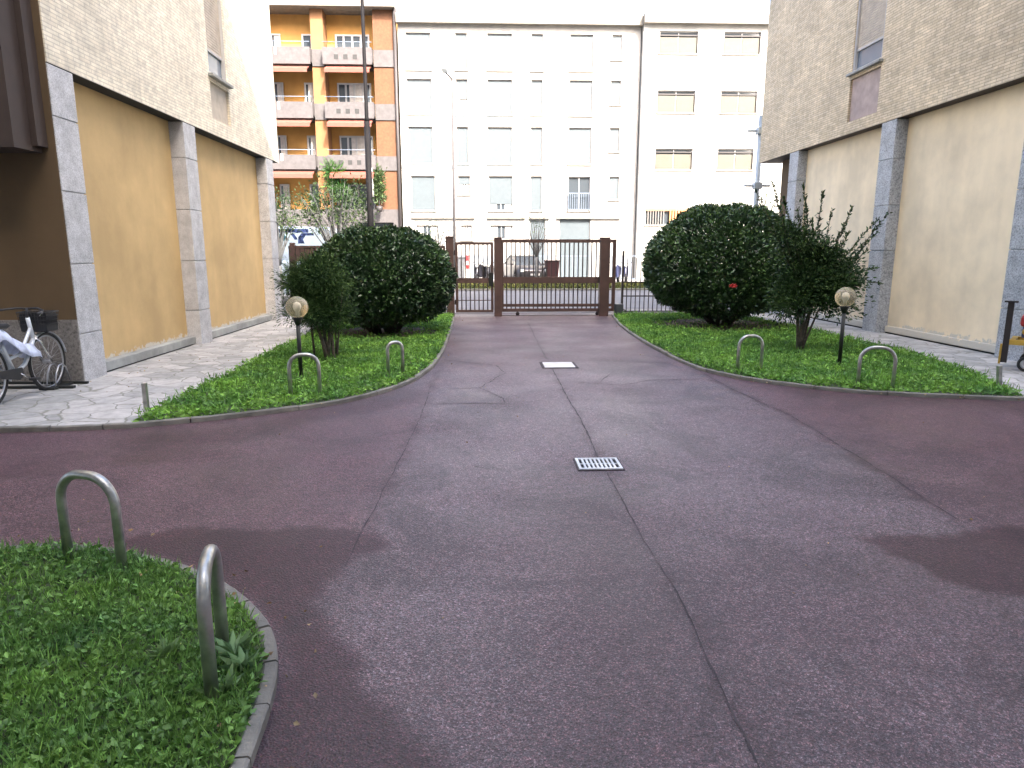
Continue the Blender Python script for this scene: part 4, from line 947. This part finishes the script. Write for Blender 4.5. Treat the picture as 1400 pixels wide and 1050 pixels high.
# thin lamp on the far kerb
Yp = 30.6; x = XY(622,Yp); zt = AY(620,107,Yp)[1]; o = thing('street_lamp', (x,Yp,0), 'thin street lamp in front of the white block', 'street lamp')
MB().tube([(0,0,0),(0,0,zt)], [.07,.04], 8).build('pole', M['para'], o); mb = MB().tube([(0,0,zt-.05),(-.25,-.6,zt+.1)], .035, 8); mb.build('arm', M['para'], o); MB().box((-.38,-1.2,zt+.07),(-.16,-.55,zt+.17)).build('lamp_head', M['pale'], o, bevel=.02)
# grey pole with arms
Yp = 21.; x = XY(1028,Yp); zt = AY(1030,158,Yp)[1]; o = thing('signal_pole', (x,Yp,0), 'pale grey pole with two cross arms beside the tan brick corner', 'pole'); MB().tube([(0,0,0),(0,0,zt)], .075, 10).build('pole', M['pale'], o)
for py in (179,254):
    z_ = AY(1030,py,Yp)[1]; MB().box((-.40,-.04,z_-.03),(.40,.04,z_+.03)).build('cross_arm', M['pale'], o, bevel=.01); MB().box((-.12,-.12,z_-.1),(.12,.12,z_+.1)).build('clamp', M['pale'], o, bevel=.02)

def wheel(o, x, y, r, w, axis='y'):
    """wheel centred at (x,y,r); axle along axis"""
    def ring(prof, n=24):
        mb = MB(); vs = []
        for k in range(n):
            a = 2*math.pi*k/n
            for (q, rr) in prof:
                vs.append((x+rr*math.cos(a), y+q, r+rr*math.sin(a)) if axis == 'y' else (x+q, y+rr*math.cos(a), r+rr*math.sin(a)))
        m_ = len(prof); fs = [(k*m_+j, k*m_+(j+1) % m_, ((k+1) % n)*m_+(j+1) % m_, ((k+1) % n)*m_+j) for k in range(n) for j in range(m_)]
        mb.add(vs, fs, True); return mb
    t = ring([(-w/2,r*.66),(-w/2,r*.94),(-w*.35,r),(w*.35,r),(w/2,r*.94),(w/2,r*.66)]).build('wheel', M['tyre'], o)
    ring([(-w*.36,.02),(-w*.42,r*.6),(-w*.36,r*.655),(w*.36,r*.655),(w*.42,r*.6),(w*.36,.02)]).build('rim', M['rim'], t)
# van: side view, front to the right
Yv = 23.2; xr = XY(440,Yv); o = thing('delivery_van', (xr-2.8,Yv,-.03), 'white high roofed van with navy and teal graphics behind the fence', 'van')
prof = [(-3.0,.35),(2.0,.35),(2.55,.5),(2.65,.95),(2.5,1.2),(1.75,1.42),(1.1,2.25),(.85,2.72),(.5,2.85),(-2.85,2.85),(-3.0,2.7)]
MB().prism(prof, -.95, .95, 'y').build('body', M['vanw'], o, bevel=.07)
MB().prism([(1.02,1.45),(1.62,1.45),(1.12,2.15),(1.02,2.2)], -.957, -.953, 'y').build('side_window', M['glass'], o)
MB().prism([(.55,1.0),(.95,1.0),(.95,2.25),(.55,2.25)], -.956, -.9525, 'y').build('door', M['vanw'], o)
for xw in (-2.1,1.75):
    for s in (-.85,.85): wheel(o, xw, s, .36, .22)
MB().box((2.5,-.8,.75),(2.66,-.5,.95)).build('headlight', M['lens'], o)
vx = lambda px: XY(px, Yv-.96)-(xr-2.8); vz = lambda py: AY(410, py, Yv-.96)[1]+.03
g1 = MB(); g1.box((vx(360),-.966,vz(318)),(vx(424),-.953,vz(313))); g1.build('stripe', M['navy'], o)
g1 = MB().prism([(vx(360),vz(331)),(vx(398),vz(329)),(vx(392),vz(322)),(vx(378),vz(319)),(vx(360),vz(319))], -.964, -.9535, 'y'); g1.build('teal_shape', M['teal'], o)
g1 = MB().prism([(vx(400),vz(320)),(vx(404),vz(319)),(vx(409),vz(327)),(vx(405),vz(328))], -.965, -.953, 'y')
g1.prism([(vx(431),vz(318.5)),(vx(431),vz(322)),(vx(420),vz(322)),(vx(416),vz(327)),(vx(418),vz(333)),(vx(409),vz(333)),(vx(410),vz(324)),(vx(415),vz(318.5))], -.965, -.953, 'y')
g1.build('lettering', M['navy'], o)
# second pale van behind the fan tree
o = thing('parked_van', (XY(505,26.2)-1.9,26.2,-.03), 'pale blue white van behind the fan shaped tree', 'van')
MB().prism([(-2.4,.3),(2.0,.3),(2.2,.6),(2.15,1.1),(1.5,1.35),(1.0,2.2),(.7,2.55),(-2.2,2.6),(-2.4,2.4)], -.9, .9, 'y').build('body', M['vanw'], o, bevel=.1)
MB().prism([(.85,1.4),(1.4,1.4),(.98,2.1),(.85,2.15)], -.907, -.903, 'y').build('side_window', M['glassb'], o)
for xw in (-1.6,1.45):
    for s in (-.8,.8): wheel(o, xw, s, .33, .2)
# grey car facing the street
def car(x, y, rz, paint, label):
    o = thing('parked_car', (x,y,.05), label, 'car', None, rz)
    # length along -Y (front) .. +Y, width along X
    def sect(yv, pts): return [(px, yv, pz) for px, pz in pts]
    secs = [(-2.0,.62,.30,.62,.55),(-1.95,.78,.25,.74,.68),(-1.2,.84,.22,.88,.74),(-.85,.86,.2,.93,.74),(1.4,.86,.2,.96,.74),(1.95,.80,.25,.9,.68),(2.0,.7,.35,.8,.6)]
    mb = MB(); vs = []; 
    for (yy, w, zb, zt2, w2) in secs: vs += [(-w*.9,yy,zb),(-w,yy,zb+.15),(-w,yy,zt2-.16),(-w2,yy,zt2),(w2,yy,zt2),(w,yy,zt2-.16),(w,yy,zb+.15),(w*.9,yy,zb)]
    n = 8; fs = [(i*n+k,i*n+(k+1)%n,(i+1)*n+(k+1)%n,(i+1)*n+k) for i in range(len(secs)-1) for k in range(n)]+[tuple(range(n)),tuple(range((len(secs)-1)*n,len(secs)*n))]
    mb.add(vs, fs, True); mb.build('body', paint, o)
    mb = MB(); vs = []; cab = [(-.85,.72,.93,.70),(-.25,.66,1.38,.55),(.9,.66,1.42,.56),(1.75,.70,.95,.66)]
    for (yy, w, zt2, w2) in cab: vs += [(-w,yy,.9),(-w2,yy,zt2),(w2,yy,zt2),(w,yy,.9)]
    fs = [(i*4+k,i*4+k+1,(i+1)*4+k+1,(i+1)*4+k) for i in range(3) for k in range(3)]; mb.add(vs, fs, False); mb.build('windows', M['glass'], o)
    MB().box((-.54,-.22,1.385),(.54,.92,1.44)).build('roof', paint, o, bevel=.02)
    mb = MB()
    for s in (-1,1): mb.tube([(s*.71,-.87,.94),(s*.56,-.25,1.40),(s*.57,.9,1.43),(s*.67,1.76,.97)], .03, 6)
    mb.build('pillars', paint, o)
    for s in (-1,1):
        MB().box((s*.66-.13,-2.03,.6),(s*.66+.13,-1.90,.74)).build('headlight', M['lens'], o, bevel=.02); MB().box((s*.9-.07,-.75,.92),(s*.9+.07,-.65,1.04)).build('mirror', paint, o, bevel=.02)
        for yy in (-1.25,1.3): wheel(o, s*.76, yy, .31, .2, 'x')
    MB().box((-.42,-2.035,.34),(.42,-2.0,.56)).build('grille', M['blackpl'], o); MB().box((-.25,-2.045,.42),(.25,-2.037,.52)).build('number_plate', M['wframe'], o)
    return o
car(XY(718,36.2), 37.0, .22, M['carg'], 'grey hatchback parked beyond the verge, seen through the wide gate'); 
# bins
def bin_(px, Y, w, h, m, name, label):
    o = thing(name, (XY(px,Y),Y,.05), label, 'bin'); mb = MB(); b = .82
    mb.add([(-w/2*b,-w/2*b,.06),(w/2*b,-w/2*b,.06),(w/2*b,w/2*b,.06),(-w/2*b,w/2*b,.06),(-w/2,-w/2,h),(w/2,-w/2,h),(w/2,w/2,h),(-w/2,w/2,h)], [(0,3,2,1),(4,5,6,7),(0,1,5,4),(1,2,6,5),(2,3,7,6),(3,0,4,7)]); mb.build('body', m, o, bevel=.02)
    MB().box((-w/2-.03,-w/2-.04,h+.003),(w/2+.03,w/2+.03,h+.07)).build('lid', m, o, bevel=.02)
    for s in (-1,1): MB().tube([(s*w*.42-.03,w*.4,.08),(s*w*.42+.03,w*.4,.08)], .08, 10).build('wheel', M['tyre'], o)
bin_(754.5, 35.4, .72, 1.12, M['binr'], 'waste_bin', 'maroon waste bin beside the grey hatchback'); bin_(628.5, 35.6, .55, 1.3, M['bing'], 'waste_bin', 'dark grey waste bin seen through the small gate')
o = thing('street_sign', (XY(639,35.4),35.4,.05), 'small red and white street sign seen through the small gate', 'sign'); MB().tube([(0,0,0),(0,0,1.5)], .025, 6).build('pole', M['pale'], o); MB().box((-.09,-.04,.75),(.09,-.028,1.45)).build('panel', M['redp'], o); MB().box((-.05,-.045,.95),(.05,-.041,1.15)).build('emblem', M['wframe'], o)
def scooter(px, Y, m, label, rz, screen=True):
    o = thing('motor_scooter', (XY(px,Y),Y,.05), label, 'scooter', 'motor scooters parked on the far side of the street', rz)
    wheel(o, -.62, 0, .24, .11); wheel(o, .6, 0, .24, .12)
    MB().prism([(.85,.5),(.8,.78),(.1,.78),(.02,.45),(-.3,.28),(-.42,.35),(-.5,.9),(-.42,.95),(-.3,.45),(.0,.28),(.5,.28)], -.13, .13, 'y').build('body', m, o, bevel=.03)
    MB().box((-.0,-.13,.79),(.78,.13,.86)).build('seat', M['blackpl'], o, bevel=.03); MB().tube([(-.62,0,.24),(-.5,0,.6),(-.42,0,1.02)], .03, 8).build('fork', M['rim'], o)
    MB().tube([(-.36,-.32,1.06),(-.44,0,1.0),(-.36,.32,1.06)], .018, 8).build('handlebar', M['blackpl'], o); MB().tube([(-.56,0,.88),(-.48,0,.88)], .09, 12).build('headlight', M['lens'], o)
    if screen: MB().prism([(-.22,1.0),(.22,1.0),(.17,1.42),(-.17,1.42)], -.01, .01, 'x').build('windscreen', M['clear'], o).location = (-.5,0,0)
scooter(843, 36.4, M['scb'], 'blue scooter nearer the thick gate post', 1.2); scooter(856, 36.8, M['scb'], 'blue scooter with screen, seen through the thin railing', 1.35)
scooter(657, 36.4, M['scd'], 'dark scooter seen through the middle of the small gate', 1.2); scooter(669, 36.6, M['scd'], 'dark scooter close to the lock side of the small gate', 1.4)

# ---------------------------------------------------------------- bicycle
bx0 = -5.12
o = thing('bicycle', (bx0,7.53,.03), 'silver white city bicycle with basket parked in the rack', 'bicycle', None, 0.02)
yr, yf, rw = -.54, .50, .325
def bwheel(yy, name='wheel'):
    n = 40; t = MB().tube([(0,yy+rw*math.cos(2*math.pi*k/n),rw+rw*math.sin(2*math.pi*k/n)) for k in range(n)], .019, 8, closed=True).build(name, M['tyre'], o)
    MB().tube([(0,yy+(rw-.024)*math.cos(2*math.pi*k/n),rw+(rw-.024)*math.sin(2*math.pi*k/n)) for k in range(n)], .010, 6, closed=True).build('rim', M['rim'], t)
    mb = MB()
    for k in range(28):
        a = 2*math.pi*k/28; mb.tube([((-1)**k*.03,yy+.018*math.cos(a+1),rw+.018*math.sin(a+1)),(0,yy+(rw-.025)*math.cos(a),rw+(rw-.025)*math.sin(a))], .0013, 4, False)
    mb.build('spokes', M['rim'], t); MB().tube([(-.045,yy,rw),(.045,yy,rw)], .02, 10).build('hub', M['rim'], t); return t
bwheel(yr); bwheel(yf)
bb = (0,-.08,.28); st_ = (0,-.25,.68); hd0 = (0,.30,.62); hd1 = (0,.25,.86)
mb = MB(); mb.tube([bb,st_],.018,10); mb.tube([bb,(0,.10,.36),(0,.24,.52),hd0],.023,10); mb.tube([(0,-.15,.45),(0,.05,.48),(0,.22,.68),(0,.27,.74)],.018,10); mb.tube([hd0,hd1],.022,10)
for s in (-1,1): mb.tube([(s*.02,-.08,.28),(s*.055,yr,rw)],.010,8); mb.tube([(s*.02,-.24,.64),(s*.055,yr,rw)],.009,8)
mb.build('frame', M['bikew'], o)
mb = MB()
for s in (-1,1): mb.tube([(0,.30,.64),(s*.05,.34,.58),(s*.055,.42,.44),(s*.055,yf,rw)],.013,8)
mb.build('fork', M['chrome'], o)
for yy, a0, a1 in ((yr,20,200),(yf,25,175)):
    mb = MB(); pts = [(yy-math.cos(R(a))*(rw+.035), rw+math.sin(R(a))*(rw+.035)) for a in range(a0, a1, 8)]
    vs = []; 
    for (p, q) in pts: vs += [(-.028,p,q-.012),(0,p,q),(.028,p,q-.012)]
    mb.add(vs, [(3*i+k,3*i+k+1,3*i+k+4,3*i+k+3) for i in range(len(pts)-1) for k in range(2)], True); m_ = mb.build('mudguard', M['bikew'], o); sd = m_.modifiers.new('s','SOLIDIFY'); sd.thickness = .003
mb = MB(); mb.tube([hd1,(0,.24,.92),(0,.26,.96)],.013,8); mb.tube([(-.28,.04,.93),(-.24,.14,.95),(-.12,.25,.965),(0,.27,.96),(.12,.25,.965),(.24,.14,.95),(.28,.04,.93)],.012,8); mb.build('handlebar', M['blackpl'], o)
for s in (-1,1): MB().tube([(s*.275,.06,.935),(s*.30,-.05,.925)],.017,8).build('grip', M['blackpl'], o); MB().tube([(s*.25,.12,.945),(s*.27,.03,.90)],.006,6).build('brake_lever', M['chrome'], o)
mb = MB(); 
def basket(mb, c, w, d, h):
    x, y_, z = c
    for k in range(6):
        t = k/5; e = .85+.15*t; mb.tube([(x-w*e,y_-d*e,z+h*t),(x+w*e,y_-d*e,z+h*t),(x+w*e,y_+d*e,z+h*t),(x-w*e,y_+d*e,z+h*t)],.0035 if k < 5 else .007,5,closed=True)
    for k in range(11):
        f_ = -1+2*k/10
        for s in (-1,1): mb.tube([(x+f_*w*.85,y_+s*d*.85,z),(x+f_*w,y_+s*d,z+h)],.003,4); mb.tube([(x+s*w*.85,y_+f_*d*.85,z),(x+s*w,y_+f_*d,z+h)],.003,4)
    mb.box((x-w*.84,y_-d*.84,z-.003),(x+w*.84,y_+d*.84,z+.004))
    for s in (-1,1): mb.box((x-w*.86,y_+s*d*.88-.003,z+.01),(x+w*.86,y_+s*d*.88+.003,z+h*.92)); mb.box((x+s*w*.88-.003,y_-d*.85,z+.01),(x+s*w*.88+.003,y_+d*.85,z+h*.92))
basket(mb, (0,.44,.69), .16, .12, .22); mb.build('basket', M['blackpl'], o)
MB().prism([(-.42,.80),(-.20,.78),(-.12,.81),(-.18,.84),(-.40,.86)], -.07, .07, 'x').build('saddle', M['blackpl'], o, bevel=.02); MB().tube([st_,(0,-.27,.80)], .012, 8).build('seat_post', M['chrome'], o)
# cloth over the saddle and top tube
nu, nv = 16, 8; vs = []
for i in range(nu):
    t = i/(nu-1)
    yy = -.62+t*.92; zc = .70+.16*math.exp(-((t-.28)/.22)**2)-.16*max(0,t-.45)*1.8
    for j in range(nv):
        s = j/(nv-1)*2-1; w = .13-.05*t; vs.append((s*w+.01*math.sin(i*1.9), yy+.01*math.sin(j*2+i), zc-.18*abs(s)**1.8*(1.1-.3*t)+.012*math.sin(i*1.3+j*2.1)))
mb = MB().add(vs, [(i*nv+j,i*nv+j+1,(i+1)*nv+j+1,(i+1)*nv+j) for i in range(nu-1) for j in range(nv-1)], True); m_ = mb.build('cloth', M['cloth']); m_.location = (bx0,7.53,.03); m_.rotation_euler.z = .02
sd = m_.modifiers.new('s','SOLIDIFY'); sd.thickness = .004; tag(m_, 'blue and white cloth draped over the bicycle saddle', 'cloth')
MB().tube([(-.05,-.08,.28),(.05,-.08,.28)], .03, 12).build('bottom_bracket', M['blackpl'], o)
mb = MB(); mb.tube([(.06,-.08,.28),(.065,.06,.20)],.008,6); mb.build('crank', M['chrome'], o); MB().tube([(-.06,-.08,.28),(-.065,-.22,.36)],.008,6).build('crank', M['chrome'], o)
MB().box((.07,.02,.185),(.15,.10,.21)).build('pedal', M['blackpl'], o); MB().box((-.15,-.26,.35),(-.07,-.18,.375)).build('pedal', M['blackpl'], o)
MB().prism([(-.04,.345),(-.02,.26),(-.10,.215),(-.50,.30),(-.54,.34),(-.50,.365)], .052, .062, 'x').build('chain_guard', M['blackpl'], o, bevel=.005)
mb = MB(); mb.tube([(-.06,yr-.28,.68),(-.06,yr+.25,.69),(.06,yr+.25,.69),(.06,yr-.28,.68)],.006,6,closed=True); mb.tube([(.06,yr-.15,.68),(.055,yr,rw)],.005,6); mb.tube([(-.06,yr-.15,.68),(-.055,yr,rw)],.005,6); mb.build('carrier', M['chrome'], o)
# rack
o = thing('bicycle_rack', (bx0,8.05,.03), 'low black bicycle rack with silver wheel loops by the plinth', 'bicycle rack')
mb = MB(); mb.box((-1.6,-.03,.0),(.25,.03,.03)); mb.box((-1.6,.26,.0),(.25,.30,.03)); mb.box((-.09,-.12,.0),(.09,.34,.025)); mb.build('base', M['blackp'], o, bevel=.004)
for xx in (-.05,.05,-.75,-.65,-1.4,-1.3):
    mb = MB(); mb.tube([(xx,-.03,.02),(xx,.02,.18),(xx,.08,.26),(xx,.15,.27),(xx,.21,.22),(xx,.26,.05)],.009,8); mb.build('wheel_loop', M['rim'], o)
# second bicycle, mauve, mostly cut by the picture edge is left out (nothing of it can be told apart)

# ---------------------------------------------------------------- yellow trolley at the picture's edge
y = 8.95; x = AY(1370,480,y)[0]; o = thing('machine_trolley', (x,y-.05,.03), 'yellow framed trolley carrying a red and blue machine by the grey pillar', 'trolley', None, -R(42))
zq = lambda py: AY(1375, py, y)[1]-.03
MB().box((-.035,-.035,.10),(.035,.035,zq(413))).build('post', M['dark_iron'], o); MB().box((-.075,-.06,zq(413)),(.075,.06,zq(413)+.02)).build('post_cap', M['dark_iron'], o)
mb = MB(); z0 = zq(466); mb.box((.036,-.03,z0-.04),(1.1,.03,z0+.03)); mb.box((.036,.47,z0-.04),(1.1,.53,z0+.03)); mb.box((.04,.031,z0-.04),(.1,.469,z0+.03)); mb.box((-.06,-.045,.08),(-.036,.045,.35)); mb.build('frame', M['yellow'], o)
MB().box((.12,.05,zq(446)),(.9,.45,zq(430))).build('tank', M['redp'], o, bevel=.04); MB().tube([(.15,.22,zq(453)),(.6,.22,zq(453))], .09, 14).build('motor', M['blue'], o); MB().tube([(.2,.02,zq(452)),(.2,.15,zq(452))], .045, 12).build('filter', M['yellow'], o)
MB().box((.25,0.,z0-.16),(.9,.4,z0-.05)).build('gearbox', M['redp'], o, bevel=.02)
for yy in (-.02,.5):
    for xx in (.25,.9): 
        t = wheel(o, xx, yy, .10, .07)
MB().box((.2,.02,.07),(.95,.46,.13)).build('axle_frame', M['dark_iron'], o); MB().box((.5,.2,.13),(.58,.28,z0-.02)).build('leg', M['dark_iron'], o)

# ---------------------------------------------------------------- light, sky, camera
EL, AZ = R(43), R(154)       # azimuth clockwise from +Y
sd_ = Vector((math.sin(AZ)*math.cos(EL), math.cos(AZ)*math.cos(EL), math.sin(EL)))
W_ = bpy.data.worlds.new('World'); S.world = W_; W_.use_nodes = True; nt = W_.node_tree; bg = nt.nodes['Background']
sk = nt.nodes.new('ShaderNodeTexSky'); sk.sky_type = 'NISHITA'; sk.sun_disc = False; sk.sun_elevation = EL; sk.sun_rotation = AZ; sk.air_density = .8; sk.dust_density = 6.0; sk.ozone_density = .6
nt.links.new(sk.outputs[0], bg.inputs[0]); bg.inputs[1].default_value = .15
ld = bpy.data.lights.new('sun', 'SUN'); ld.energy = 2.0; ld.angle = R(.5); ld.color = (1,.95,.87); lo = bpy.data.objects.new('sun', ld); COL.objects.link(lo); lo.rotation_euler = sd_.to_track_quat('Z','Y').to_euler(); lo.location = sd_*50
cd = bpy.data.cameras.new('camera'); cam = bpy.data.objects.new('camera', cd); COL.objects.link(cam); cd.sensor_width = 36; cd.lens = 36*FP/1400; cd.clip_start = .05; cd.clip_end = 2000
cam.location = (0,0,EYE); cam.rotation_euler = (math.pi/2-PITCH, 0, -YAW); S.camera = cam
S.view_settings.view_transform = 'Standard'; S.view_settings.look = 'None'; S.view_settings.gamma = 1; S.view_settings.exposure = 3.0
